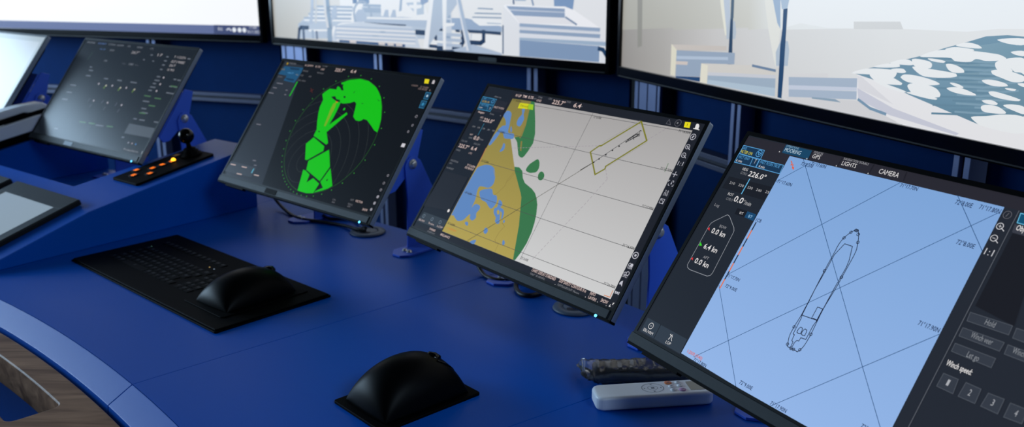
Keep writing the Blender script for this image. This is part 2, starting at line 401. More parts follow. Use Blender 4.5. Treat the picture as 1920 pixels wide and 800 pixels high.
["c",[95,95,102],[377.8,295.4],4,0.6,20],
["l",[95,95,102],0.8,[[377.1,293.5],[378.4,297.3]],0],
["c",[200,200,205],[376.7,282.3],3.3,0.7,20],
["l",[200,200,205],0.8,[[378.8,280.8],[382.5,278.5]],0],
["l",[200,200,205],0.6,[[375.5,282.3],[378,282.3]],0],
["l",[200,200,205],0.6,[[376.7,283.7],[376.8,281]],0],
["c",[200,200,205],[377.2,269],3.3,0.7,20],
["l",[200,200,205],0.8,[[379.2,267.5],[382.9,265.2]],0],
["l",[200,200,205],0.6,[[375.9,268.9],[378.4,269]],0],
["t",[200,200,205],"1:1",375.6,250.6,8.7,7.5,0],
["l",[86,90,98],0.8,[[386.3,302.2],[393.4,67]],0],
["p",[12,78,112],[[389.1,300.2],[403.8,300.1],[405.8,289.8],[390.5,290]]],
["l",[100,180,215],0.9,[[389.1,300.2],[403.8,300.1],[405.8,289.8],[390.5,290]],1],
["p",[56,58,68],[[388.9,288.2],[412.7,288.1],[414.8,278.7],[390.5,279.4]]],
["t",[225,222,222],"Object",392.3,282.6,14.9,6,1],
["p",[23,23,29],[[391.5,278.6],[420.1,278.9],[435.9,192.9],[393.7,199.1]]],
["p",[50,55,65],[[392.5,191.6],[434.4,192.9],[435.2,183.6],[393.7,182.6]]],
["l",[74,79,88],0.7,[[392.5,191.6],[434.4,192.9],[435.2,183.6],[393.7,182.6]],1],
["t",[140,144,150],"Hold",410.1,185.2,9.9,6.2,0],
["p",[50,55,65],[[438.7,192],[464.7,192.7],[466.6,181.9],[439.8,182.2]]],
["l",[74,79,88],0.7,[[438.7,192],[464.7,192.7],[466.6,181.9],[439.8,182.2]],1],
["t",[140,144,150],"Stop",452.6,185.7,12.5,6.2,0],
["p",[50,55,65],[[393.4,175.1],[435.2,175.5],[435,166.4],[393.9,166.2]]],
["l",[74,79,88],0.7,[[393.4,175.1],[435.2,175.5],[435,166.4],[393.9,166.2]],1],
["t",[140,144,150],"Winch veer",404.1,168.9,21.6,6.2,0],
["p",[50,55,65],[[439.1,174.8],[473.2,175],[474.2,165.6],[440.1,165.6]]],
["l",[74,79,88],0.7,[[439.1,174.8],[473.2,175],[474.2,165.6],[440.1,165.6]],1],
["t",[140,144,150],"Winch heave",445.4,169.1,23.6,6.2,0],
["p",[50,55,65],[[394.2,158.3],[435.2,158.8],[435.6,149.3],[394.6,149.8]]],
["l",[74,79,88],0.7,[[394.2,158.3],[435.2,158.8],[435.6,149.3],[394.6,149.8]],1],
["t",[140,144,150],"Let go",409.8,150.1,12,6.2,0],
["t",[225,222,222],"Winch speed:",395.9,135.6,26.3,6,1],
["p",[50,55,65],[[398.4,127.4],[413.8,127.5],[415.8,113.1],[398.4,113.5]]],
["l",[74,79,88],0.7,[[398.4,127.4],[413.8,127.5],[415.8,113.1],[398.4,113.5]],1],
["t",[170,172,178],"1",405.5,117.9,2.5,6.5,0],
["p",[50,55,65],[[421.6,127.7],[436.9,127.5],[438.2,113.1],[421.3,113]]],
["l",[74,79,88],0.7,[[421.6,127.7],[436.9,127.5],[438.2,113.1],[421.3,113]],1],
["t",[170,172,178],"2",428.3,117.5,2.4,6.5,0],
["p",[50,55,65],[[444.5,126.8],[459.5,127.4],[460.4,112.9],[443.9,113.2]]],
["l",[74,79,88],0.7,[[444.5,126.8],[459.5,127.4],[460.4,112.9],[443.9,113.2]],1],
["t",[170,172,178],"3",451,117.5,2.3,6.5,0],
["p",[50,55,65],[[465.7,126.5],[481.5,126.9],[482.5,113.6],[466.3,112.6]]],
["l",[74,79,88],0.7,[[465.7,126.5],[481.5,126.9],[482.5,113.6],[466.3,112.6]],1],
["t",[170,172,178],"4",473.2,117.1,2.2,6.5,0]],
"m3":[
["p",[27,29,37],[[5,20],[530,20],[530,316.5],[5,316.5]]],
["p",[24,30,40],[[15,318.4],[81.7,315.8],[90.8,31.3],[3.8,23.1]]],
["p",[164,161,160],[[90.4,301.3],[512.6,303.2],[516.7,31.4],[90.8,31.3]],[204,204,204]],
["p",[130,120,62],[[90.4,301.2],[142.6,302.4],[149.4,286.4],[160.9,259.2],[165.6,234.8],[148.4,230.8],[141.1,225.9],[187.4,178.7],[192.8,172.4],[233,139.5],[240.6,132.2],[267.6,87.3],[293.7,31.4],[90.8,31.4]],[174,156,76]],
["p",[54,114,70],[[142,302.4],[152,302.5],[179.4,266.8],[194.5,245.5],[201.7,228],[199.4,211.3],[196.5,201.9],[194,198.6],[187.5,198.6],[180.6,202],[170.3,213.1],[161.3,223.4],[148.4,230.8],[165.1,235.5],[161,256.8],[149.4,286.4]]],
["p",[130,120,62],[[164.3,231.1],[161,256.8],[158.7,254],[160.8,241.2],[160.4,232.8]]],
["p",[130,120,62],[[169,226.6],[172.8,227.3],[183.3,209.5],[179,209.9]]],
["p",[54,114,70],[[186.6,179.7],[198.9,180.9],[210.5,176.3],[221,164.3],[231.6,157.4],[255.1,151.1],[266.7,145.8],[276.4,137.9],[284.6,128.7],[293.3,113.3],[298.8,99.3],[303.1,83.1],[304.8,64.1],[302.6,46.3],[298.6,31.9],[293.7,31.4],[267.6,87.3],[240.6,132.2],[233,139.5],[192.8,172.4]]],
["q",[54,114,70],[[217.9,179.3],[218.6,189.4],[225.4,197.6],[232.5,203],[240.2,198.1],[245.7,187.8],[244.2,181.1],[236.4,178],[229.5,176.6]]],
["q",[54,114,70],[[253.8,183.5],[258.6,184],[264.2,181.3],[267.7,176.4],[266.8,171.3],[263.1,169.2],[257.1,170.2],[252.6,175.6],[251.9,180.4]]],
["q",[92,132,188],[[92.3,275.3],[100.3,276.4],[106.2,274.1],[110.5,269.8],[114.9,259.4],[119.8,249.1],[125.8,236.7],[142.4,236.5],[147,228.1],[135.2,225.7],[123.3,225.3],[113,233.4],[96.6,234.9],[102,246.3],[109,248.7],[105,255.4],[96.7,261.6],[90.2,265.6]]],
["q",[92,132,188],[[129.9,284.8],[136.7,286.3],[140.9,275.5],[147.8,268],[148.8,259.7],[147.3,252.7],[139,253.4],[134.3,258.7],[133.2,267],[136.6,275.3]]],
["q",[92,132,188],[[125,249.2],[133,242.7],[134.3,236.9],[127.7,242.4]]],
["q",[92,132,188],[[128.5,215.3],[134.4,213.9],[138,203.7],[129.8,198.7],[130.3,208.4]]],
["q",[92,132,188],[[95.3,232.9],[104.9,233.3],[97.3,206.3],[91.4,206.5]]],
["q",[92,132,188],[[93.9,157.9],[102.7,165],[113.5,169.5],[129,170.1],[140.1,165.8],[152.2,152.8],[137.3,165],[146.5,158.5],[153.8,150.5],[157.2,139.4],[151.2,131.5],[136.4,130.2],[125.7,128],[126.2,119.7],[132.9,103.4],[134.2,88.3],[136.9,94.8],[143,97.4],[153.1,95.7],[156,89.8],[153.3,82.2],[158.1,74],[152.7,67.6],[143.6,70],[139.1,76.9],[134.2,70.6],[129.6,62.9],[117,58.1],[105.8,61.4],[98.8,64.5],[92.3,64.1]]],
["q",[92,132,188],[[133,118.8],[136.3,123.6],[148.3,128.5],[160.5,130.7],[170.4,122.3],[180.1,122.1],[188.3,112.4],[187.9,104.2],[184,98.2],[176.4,99.2],[162.9,105.5],[147.1,107.7]]],
["q",[92,132,188],[[191.8,116.6],[200.3,115.1],[205.6,109.5],[203.6,105.6],[213.6,103.3],[219.4,97.9],[222.5,87.3],[219.9,87.8],[214.4,96.7],[208.8,98.8],[217,86],[220.7,79],[215.9,76.7],[208,80.4],[206.3,85.7],[195.5,92.2],[190.9,100.3],[195.7,103.7],[193.3,111.2]]],
["q",[92,132,188],[[137.3,60.1],[142.3,62.7],[147.3,59.7],[147.6,56.3],[140.9,57]]],
["q",[92,132,188],[[193.8,57.5],[193.8,63.9],[199.9,63.6],[203.7,60],[202.7,54.8],[197.9,54.4]]],
["q",[92,132,188],[[227.4,84],[228.2,87.6],[231.5,85],[231.1,81.8]]],
["q",[92,132,188],[[251.1,49.9],[249.5,55],[254.4,54.1],[257.6,49.9],[255.8,46.8]]],
["q",[92,132,188],[[174.7,31.5],[178.3,35.7],[187.1,38.7],[187.2,31.2]]],
["p",[174,156,76],[[200.3,96.8],[201.5,100.5],[206.6,98.3],[209.4,93.7],[205.8,91.9]]],
["l",[74,74,76],0.7,[[155.7,295.8],[513.9,299.7]],0],
["l",[74,74,76],0.7,[[97,234.4],[281.5,234.3],[513.7,235]],0],
["l",[74,74,76],0.7,[[92.9,173.2],[292.6,172.6],[514.3,172.9]],0],
["l",[74,74,76],0.7,[[94.5,110.4],[316.4,109.1],[513.2,109.8]],0],
["l",[74,74,76],0.7,[[94,47.8],[280.5,47],[513.8,48]],0],
["l",[74,74,76],0.7,[[302.4,303.1],[308.4,35.5]],0],
["l",[70,66,50],0.9,[[167.1,32.2],[357.4,220.9]],0],
["l",[130,112,60],0.6,[[192.8,172.4],[186.1,154.8],[188,143.6],[179.8,127.9],[174.1,122]],0],
["l",[130,112,60],0.6,[[226.9,81.6],[237,77],[231.6,64.9],[230.6,51.2],[236.3,46],[243.8,46.9],[244.6,33.1]],0],
["l",[130,112,60],0.6,[[117.1,281.8],[112.1,270],[126.7,251.4],[135.1,235.8]],0],
["l",[130,112,60],0.6,[[195.7,169.8],[191.1,156.1],[186.9,150.6]],0],
["l",[150,140,150],0.7,[[155.2,210.4],[159.1,211.2]],0],
["l",[150,140,150],0.7,[[162.1,211.8],[166,212.5]],0],
["l",[150,140,150],0.7,[[168.9,213.1],[172.9,213.9]],0],
["l",[150,140,150],0.7,[[175.8,214.5],[179.7,215.3]],0],
["l",[150,140,150],0.7,[[182.7,215.9],[186.6,216.7]],0],
["l",[150,140,150],0.7,[[189.5,217.2],[193.4,218]],0],
["l",[150,140,150],0.7,[[196.4,218.6],[200.3,219.4]],0],
["l",[150,140,150],0.7,[[203.3,220],[207.2,220.8]],0],
["l",[150,140,150],0.7,[[210.1,221.3],[214,222.1]],0],
["l",[150,140,150],0.7,[[217,222.7],[220.9,223.5]],0],
["l",[150,140,150],0.7,[[223.9,224.1],[227.8,224.9]],0],
["l",[150,140,150],0.7,[[230.7,225.4],[234.6,226.2]],0],
["l",[150,140,150],0.7,[[237.6,226.8],[241.5,227.6]],0],
["l",[150,140,150],0.7,[[244.4,228.2],[248.4,229]],0],
["l",[150,140,150],0.7,[[251.3,229.5],[255.2,230.3]],0],
["l",[150,140,150],0.7,[[258.2,230.9],[262.1,231.7]],0],
["l",[150,140,150],0.7,[[265,232.3],[269,233.1]],0],
["l",[150,140,150],0.7,[[271.9,233.6],[275.8,234.4]],0],
["l",[150,140,150],0.7,[[278.8,235],[280.7,235.4]],0],
["l",[150,140,150],0.7,[[280.7,235.4],[284.6,236.2]],0],
["l",[150,140,150],0.7,[[287.6,236.8],[291.5,237.6]],0],
["l",[150,140,150],0.7,[[294.4,238.2],[298.3,238.9]],0],
["l",[150,140,150],0.7,[[301.3,239.5],[305.2,240.3]],0],
["l",[150,140,150],0.7,[[308.2,240.9],[312.1,241.7]],0],
["l",[150,140,150],0.7,[[315,242.3],[318.9,243.1]],0],
["l",[150,140,150],0.7,[[321.9,243.7],[325.8,244.5]],0],
["l",[150,140,150],0.7,[[328.7,245],[332.7,245.8]],0],
["l",[150,140,150],0.7,[[335.6,246.4],[339.5,247.2]],0],
["l",[150,140,150],0.7,[[342.5,247.8],[346.4,248.6]],0],
["l",[150,140,150],0.7,[[349.3,249.2],[353.3,250]],0],
["l",[150,140,150],0.7,[[388.8,214.3],[391.5,211.3]],0],
["l",[150,140,150],0.7,[[393.4,209.1],[396.1,206.1]],0],
["l",[150,140,150],0.7,[[398.1,203.8],[400.8,200.8]],0],
["l",[150,140,150],0.7,[[401.5,200],[400.1,196.3]],0],
["l",[150,140,150],0.7,[[399,193.5],[397.5,189.7]],0],
["l",[150,140,150],0.7,[[396.4,186.9],[395,183.2]],0],
["l",[150,140,150],0.7,[[393.9,180.4],[392.5,176.7]],0],
["l",[150,140,150],0.7,[[391.4,173.9],[389.9,170.2]],0],
["l",[150,140,150],0.7,[[388.8,167.4],[387.4,163.6]],0],
["l",[150,140,150],0.7,[[386.3,160.8],[384.9,157.1]],0],
["l",[150,140,150],0.7,[[383.8,154.4],[382.2,150.7]],0],
["l",[150,140,150],0.7,[[381,148],[379.3,144.3]],0],
["l",[150,140,150],0.7,[[378.1,141.6],[376.5,138]],0],
["l",[150,140,150],0.7,[[375.3,135.2],[373.6,131.6]],0],
["l",[150,140,150],0.7,[[372.4,128.8],[370.8,125.2]],0],
["l",[150,140,150],0.7,[[369.6,122.4],[368,118.8]],0],
["l",[150,140,150],0.7,[[366.7,116],[365.1,112.4]],0],
["l",[150,140,150],0.7,[[363.9,109.6],[362.3,106]],0],
["l",[150,140,150],0.7,[[361.1,103.2],[359.4,99.6]],0],
["l",[150,140,150],0.7,[[358.2,96.8],[356.6,93.2]],0],
["l",[150,140,150],0.7,[[355.4,90.4],[353.7,86.8]],0],
["l",[150,140,150],0.7,[[352.5,84],[350.9,80.4]],0],
["l",[150,140,150],0.7,[[349.7,77.6],[348.1,74]],0],
["l",[150,140,150],0.7,[[346.8,71.2],[345.2,67.6]],0],
["l",[150,140,150],0.7,[[344,64.8],[342.4,61.2]],0],
["l",[150,140,150],0.7,[[341.2,58.4],[339.5,54.8]],0],
["l",[150,140,150],0.7,[[338.3,52.1],[336.7,48.4]],0],
["l",[150,140,150],0.7,[[335.5,45.7],[334.6,43.7]],0],
["l",[150,140,150],0.7,[[439.6,274.8],[442.5,277.5]],0],
["l",[150,140,150],0.7,[[444.7,279.6],[447.6,282.3]],0],
["l",[150,140,150],0.7,[[449.8,284.4],[452.7,287.1]],0],
["l",[150,140,150],0.7,[[454.9,289.2],[457.9,291.9]],0],
["l",[150,140,150],0.7,[[460,293.9],[463,296.7]],0],
["l",[150,140,150],0.7,[[465.2,298.7],[467.7,301.1]],0],
["l",[140,138,132],0.5,[[354.3,254.9],[407.9,303.9]],0],
["l",[140,138,132],0.5,[[441.9,271.1],[387,217.1]],0],
["l",[122,120,34],2.6,[[339.9,236.1],[351.4,249],[355.9,250.4],[411,302.3],[439.7,273.8],[385.8,219],[387.1,215],[373.1,202]],1],
["l",[36,36,36],0.9,[[357.4,220.9],[418.9,288.1]],0],
["l",[36,36,36],1,[[338.5,203.3],[357.4,220.9]],0],
["c",[36,36,36],[357.9,221],1.6,0,8],
["c",[36,36,36],[365,228.2],1.6,0,8],
["c",[36,36,36],[374.4,237.4],1.6,0,8],
["c",[36,36,36],[383.1,246.7],1.6,0,8],
["c",[36,36,36],[392.2,255.7],1.6,0,8],
["c",[36,36,36],[401.6,265.2],1.6,0,8],
["l",[36,36,36],1.6,[[403.6,266.6],[418.5,278.6],[417.8,281.6],[413.6,280.3],[402.9,268.6]],1],
["l",[36,36,36],0.9,[[408.7,277.4],[414.1,271.1]],0],
["l",[36,36,36],1.6,[[410.6,272.6],[418.7,280.3]],0],
["l",[36,36,36],0.9,[[420.2,277.8],[421.4,279.1],[417.1,287.8],[420.7,287.3]],0],
["l",[66,110,66],0.9,[[499.7,246.1],[500.8,232.4]],0],
["t",[34,34,36],"71°18.00N",489.2,296.8,22.3,4.2,1],
["t",[34,34,36],"71°17.50N",489.9,234.4,22.9,4.2,1],
["t",[34,34,36],"71°17.00N",490.8,172.4,22.4,4.2,1],
["t",[34,34,36],"71°16.50N",491.6,108.7,23.6,4.2,1],
["t",[34,34,36],"71°16.00N",492.1,47.3,23,4.2,1],
["t",[34,34,36],"72°6.00E",308,293.7,18.4,4.2,1],
["t",[34,34,36],"72°6.00E",309.1,37.1,18,4.2,1],
["t",[34,34,36],"71°18.00N",94,296.4,23.1,4.2,1],
["t",[34,34,36],"71°17.50N",95.4,232.7,22.1,4.2,1],
["t",[34,34,36],"71°17.00N",95.8,172.5,21.3,4.2,1],
["t",[34,34,36],"71°16.50N",97.7,108.7,19.5,4.2,1],
["t",[34,34,36],"71°16.00N",94.8,46.7,21.6,4.2,1],
["p",[206,204,22],[[116.4,295.7],[140.1,296.7],[144.2,286.6],[117.6,284.8]]],
["p",[150,196,34],[[140.7,296.8],[153.2,297.1],[158.9,287],[144.8,286.7]]],
["t",[40,60,20],"Overscale",120.6,289.2,22.2,4.4,0],
["t",[205,120,50],"1:100000",98.4,38.1,28.5,4.4,0],
["l",[205,125,85],1.2,[[503.2,33.1],[514.5,33.4],[514,43.8]],0],
["l",[205,125,85],1,[[90.5,198.9],[93.9,157.9]],0],
["t",[214,190,184],"N UP",94.9,306,15.6,5.4,1],
["t",[214,190,184],"TM",114.2,306.5,11.3,5.4,1],
["t",[214,190,184],"0.75",130.2,306.7,13.8,5.4,1],
["t",[130,132,138],"NM",145.2,306.7,7.4,3,0],
["t",[130,132,138],"STAB",155.9,310.8,10.1,3.4,0],
["t",[214,190,184],"GND",155.4,304.1,12.9,4.6,0],
["t",[130,132,138],"COG",182.8,311.4,8.7,3.6,0],
["t",[214,190,184],"225.7°",196.9,305,31.6,8.2,1],
["t",[130,132,138],"SOG",230.4,311.7,10.1,3.6,0],
["t",[214,190,184],"6.4",250.7,305.8,17.9,8.2,1],
["t",[130,132,138],"kn",268.1,308.3,4,3,0],
["p",[22,62,92],[[6.3,294.1],[48.8,293.7],[48.9,268.3],[9.9,267.9]]],
["l",[60,140,185],1,[[6.3,294.1],[48.8,293.7],[48.9,268.3],[9.9,267.9]],1],
["l",[60,140,185],1,[[8.6,280.6],[49.3,281.1]],0],
["l",[60,140,185],0.8,[[35,279.1],[37.7,268.5]],0],
["t",[88,160,214],"AIS",11.7,289.6,6.6,3.4,0],
["t",[200,170,60],"FILTER ON",11,283.3,21.9,4,0],
["t",[88,160,214],"VECT GND",13.6,276.2,21.4,3.4,0],
["t",[225,222,222],"6 min",11.5,270.7,9.8,3.4,0],
["t",[225,222,222],"T",42.3,271.2,3.2,4.4,0],
["c",[88,160,214],[41.5,288.4],3.4,0.8,20],
["p",[33,36,46],[[49,293],[85.2,291.8],[84.2,269.7],[50.1,269.3]]],
["t",[214,190,184],"PAST POSN",52.9,276.5,29.2,4,0],
["t",[130,132,138],"Alerts",38.2,297.4,20.8,3,0],
["t",[214,190,184],"Navigation",16.1,261.1,18.9,4,1],
["t",[130,132,138],"Route",51.7,262.4,12.1,3.6,0],
["t",[130,132,138],"+",81,262.2,4.2,4,0],
["t",[214,190,184],"HDG",30.4,251.6,8.8,3.6,0],
["t",[130,132,138],"GYRO",31,246.1,11,3.2,0],
["t",[214,190,184],"226.0°",43.1,246.5,30.7,7.6,1],
["t",[150,150,155],"210",21.9,231.5,7.6,3,0],
["t",[150,150,155],"220",37.3,231.6,7.5,3,0],
["t",[150,150,155],"230",52.5,231.8,7.4,3,0],
["t",[150,150,155],"240",67.5,231.9,7.3,3,0],
["t",[150,150,155],"250",82.3,232.1,7.2,3,0],
["l",[50,120,150],1.2,[[50,242.5],[50.1,218.8]],0],
["t",[214,190,184],"ROT",26.8,215,8.3,3.4,0],
["t",[130,132,138],"GYRO",28.1,208.6,11.3,3.2,0],
["t",[214,190,184],"0.0",42.6,208.5,15.6,8,1],
["t",[130,132,138],"°/min",57.5,210.5,14.1,4,0],
["t",[130,132,138],"COG GPS",12,199.5,17.9,3.4,0],
["t",[130,132,138],"SOG GPS",51,199.9,18.4,3.4,0],
["t",[214,190,184],"225.7°",12.1,187.5,31.4,7.4,1],
["t",[214,190,184],"6.4",50.7,188.6,16.5,7.4,1],
["t",[130,132,138],"WIND",11.1,179.7,13,3.6,0],
["t",[214,190,184],"UTC",51.3,180,9.6,3.6,0],
["t",[130,132,138],"POSITION",11.9,157.5,23.2,3.8,0],
["t",[130,132,138],"GPS",12.2,152,8.7,3,0],
["t",[214,190,184],"71°17.620N",63.9,157.5,24.5,4,1],
["t",[214,190,184],"072°08.921E",61.5,152.1,26.2,4,1],
["t",[130,132,138],"WAYPOINT",10.7,142.1,22.7,3.6,0],
["p",[31,35,44],[[11,136.1],[84.4,137.7],[83.5,69.2],[3.5,61.6]]],
["p",[48,58,68],[[15.6,51.5],[90.8,52.4],[89.9,32.3],[7.6,31.4]]],
["t",[214,190,184],"EBL/VRM",11.8,33.7,17.9,3.8,0],
["t",[214,190,184],"Scan",43.3,34.5,17.4,3.8,0],
["t",[214,190,184],"LOP",71.3,34.9,16.9,3.8,0],
["c",[110,125,140],[20.6,44.5],3,0.9,20],
["c",[110,125,140],[47.8,44.4],3,0.9,20],
["c",[110,125,140],[73.9,44.5],3,0.9,20],
["c",[225,222,222],[79.8,69.1],3,0,20],
["t",[214,190,184],"STANDARD",54.7,25.1,18.6,4,1],
["t",[130,132,138],"DISPLAY",52.9,19.8,23.7,3.4,0],
["t",[214,190,184],"BRILLIANCE",91.9,23.3,28.1,4.2,1],
["t",[214,190,184],"CHART DISPLAY STANDARD",344.9,25.6,56.3,5.2,1],
["t",[130,132,138],"SENC: RUSP2P50",345.1,19,35,4.6,0],
["t",[214,190,184],"DISP SAFETY CONTOUR: 8 m",409.8,26.2,58.7,5.2,1],
["t",[130,132,138],"DEPTH/HEIGHT: Meters",410,19.1,48.3,4.8,0],
["t",[214,190,184],"INFO",477.5,26.3,10.8,5,1],
["t",[214,190,184],"LAYERS",477.7,19.5,16.3,5.2,1],
["t",[214,190,184],"SHOW",502.1,22.8,14,5.2,1],
["p",[225,222,222],[[404.3,19.1],[405,21],[406.7,19.3]]],
["p",[225,222,222],[[471.4,19.4],[472.1,21.3],[473.6,19.7]]],
["p",[225,222,222],[[496.6,19.4],[497.3,21.3],[498.7,19.7]]],
["p",[225,222,222],[[514.8,19.4],[515.5,21.2],[516.9,19.6]]],
["l",[225,222,222],1,[[525.4,25.1],[526.9,28.1],[525,27.2]],0],
["l",[225,222,222],1,[[521.9,24],[521.1,21.1],[523.3,21.8]],0],
["c",[190,190,200],[519.8,293.4],4.6,0.9,20],
["l",[190,190,200],2,[[519.1,291.9],[520.5,295]],0],
["c",[190,190,200],[519,277.1],3.6,0.8,20],
["l",[190,190,200],1.2,[[521.6,275.3],[524.5,273.3]],0],
["l",[190,190,200],0.9,[[517.4,277],[520.6,276.9]],0],
["l",[190,190,200],0.9,[[518.6,278.6],[519.4,275.5]],0],
["c",[190,190,200],[519.4,263.3],3.6,0.8,20],
["l",[190,190,200],1.2,[[522,261.6],[524.9,259.6]],0],
["l",[190,190,200],0.9,[[517.9,263.2],[521.1,263.2]],0],
["t",[190,190,200],"1:1",516.7,246.6,9.3,7,0],
["l",[190,190,200],1,[[516.6,232],[525.4,231.8]],0],
["l",[190,190,200],1,[[520.9,236],[520.7,227.8]],0],
["l",[190,190,200],0.8,[[517.4,221.6],[515.5,221.6],[516,219.3]],0],
["l",[190,190,200],0.8,[[522.7,221.9],[524.9,221.8],[525.2,219.7]],0],
["l",[190,190,200],0.8,[[518,216.2],[518.4,214],[520.6,213.8]],0],
["l",[190,190,200],0.8,[[525.2,213.8],[527.2,213.9],[527,216.2]],0],
["t",[190,190,200],"i",521.6,216,1.8,5,0],
["t",[190,190,200],"2.0",518.4,201.5,6.8,5,0],
["t",[190,190,200],"STND",518,197.5,8.1,4,0],
["l",[190,190,200],0.8,[[517.9,191.8],[525.2,192.1],[525.2,185.1],[518.3,185.1]],1],
["l",[190,190,200],0.7,[[519.1,191.5],[521.3,189.3],[523.7,189],[524.4,185.7]],0],
["c",[190,190,200],[522.8,101.9],4.8,1.2,20],
["c",[190,190,200],[522.8,101.9],2,0,20],
["c",[190,190,200],[521.1,86.9],2,0.8,20],
["c",[190,190,200],[524.9,86.7],2.6,0,20],
["t",[190,190,200],"USER",519,80.8,9.2,4.5,1],
["c",[190,190,200],[520.7,72.7],2,0.8,20],
["c",[190,190,200],[524.9,73.7],2.8,0.9,20],
["t",[190,190,200],"DFLT",518.8,67.2,8.8,4.5,1],
["p",[190,190,200],[[519,57.2],[520.2,59.7],[523.3,62.1],[526,53.4],[522.5,56],[520.2,55.3]]],
["p",[190,190,200],[[518.5,44.8],[527.6,45.1],[527.4,40.9],[519.7,40.9]]],
["c",[27,29,37],[523.6,43.1],2.2,0.8,20],
["l",[90,90,98],0.8,[[462.3,313.6],[469.4,305.5],[460,306.1]],1],
["c",[90,90,98],[481.3,310.4],5.5,0.9,20],
["c",[120,120,125],[480.6,310.3],1.5,0,20],
["p",[226,214,20],[[493,314.2],[503.7,314.8],[506.1,305.6],[495.3,305.5]]],
["l",[120,110,10],1,[[498.9,312.1],[499.7,308.6]],0],
["p",[225,222,222],[[515.6,306.7],[514.4,312.9],[516,314.7],[519.1,314.2],[521.4,311.6],[522.5,305.8]]],
["l",[225,222,222],1.2,[[513.6,306.4],[524.3,305.7]],0]],
"m2":[
["p",[7,8,11],[[5,20],[530,20],[530,316.5],[5,316.5]]],
["p",[37,43,52],[[13.3,316],[88.7,309.5],[164.3,7.3],[14.5,4.1]]],
["l",[56,62,62],0.6,[[286.4,92.9],[286.4,94],[286.3,95],[286.2,96.1],[286.1,97.1],[285.9,98.2],[285.6,99.2],[285.3,100.2],[285,101.3],[284.6,102.3],[284.1,103.2],[283.7,104.2],[283.2,105.1],[282.6,106],[282,106.9],[281.4,107.8],[280.7,108.6],[280,109.4],[279.3,110.2],[278.5,110.9],[277.7,111.6],[276.9,112.3],[276,112.9],[275.1,113.5],[274.2,114.1],[273.3,114.6],[272.3,115],[271.4,115.5],[270.4,115.9],[269.3,116.2],[268.3,116.5],[267.3,116.8],[266.2,117],[265.2,117.1],[264.1,117.2],[263.1,117.3],[262,117.3],[260.9,117.3],[259.9,117.2],[258.8,117.1],[257.8,117],[256.7,116.8],[255.7,116.5],[254.7,116.2],[253.6,115.9],[252.6,115.5],[251.7,115],[250.7,114.6],[249.8,114.1],[248.9,113.5],[248,112.9],[247.1,112.3],[246.3,111.6],[245.5,110.9],[244.7,110.2],[244,109.4],[243.3,108.6],[242.6,107.8],[242,106.9],[241.4,106],[240.8,105.1],[240.3,104.2],[239.9,103.2],[239.4,102.3],[239,101.3],[238.7,100.2],[238.4,99.2],[238.1,98.2],[237.9,97.1],[237.8,96.1],[237.7,95],[237.6,94],[237.6,92.9],[237.6,91.8],[237.7,90.8],[237.8,89.7],[237.9,88.7],[238.1,87.6],[238.4,86.6],[238.7,85.6],[239,84.5],[239.4,83.5],[239.9,82.6],[240.3,81.6],[240.8,80.7],[241.4,79.8],[242,78.9],[242.6,78],[243.3,77.2],[244,76.4],[244.7,75.6],[245.5,74.9],[246.3,74.2],[247.1,73.5],[248,72.9],[248.9,72.3],[249.8,71.7],[250.7,71.2],[251.7,70.8],[252.6,70.3],[253.6,69.9],[254.7,69.6],[255.7,69.3],[256.7,69],[257.8,68.8],[258.8,68.7],[259.9,68.6],[260.9,68.5],[262,68.5],[263.1,68.5],[264.1,68.6],[265.2,68.7],[266.2,68.8],[267.3,69],[268.3,69.3],[269.3,69.6],[270.4,69.9],[271.4,70.3],[272.3,70.8],[273.3,71.2],[274.2,71.7],[275.1,72.3],[276,72.9],[276.9,73.5],[277.7,74.2],[278.5,74.9],[279.3,75.6],[280,76.4],[280.7,77.2],[281.4,78],[282,78.9],[282.6,79.8],[283.2,80.7],[283.7,81.6],[284.1,82.6],[284.6,83.5],[285,84.5],[285.3,85.6],[285.6,86.6],[285.9,87.6],[286.1,88.7],[286.2,89.7],[286.3,90.8],[286.4,91.8],[286.4,92.9]],0],
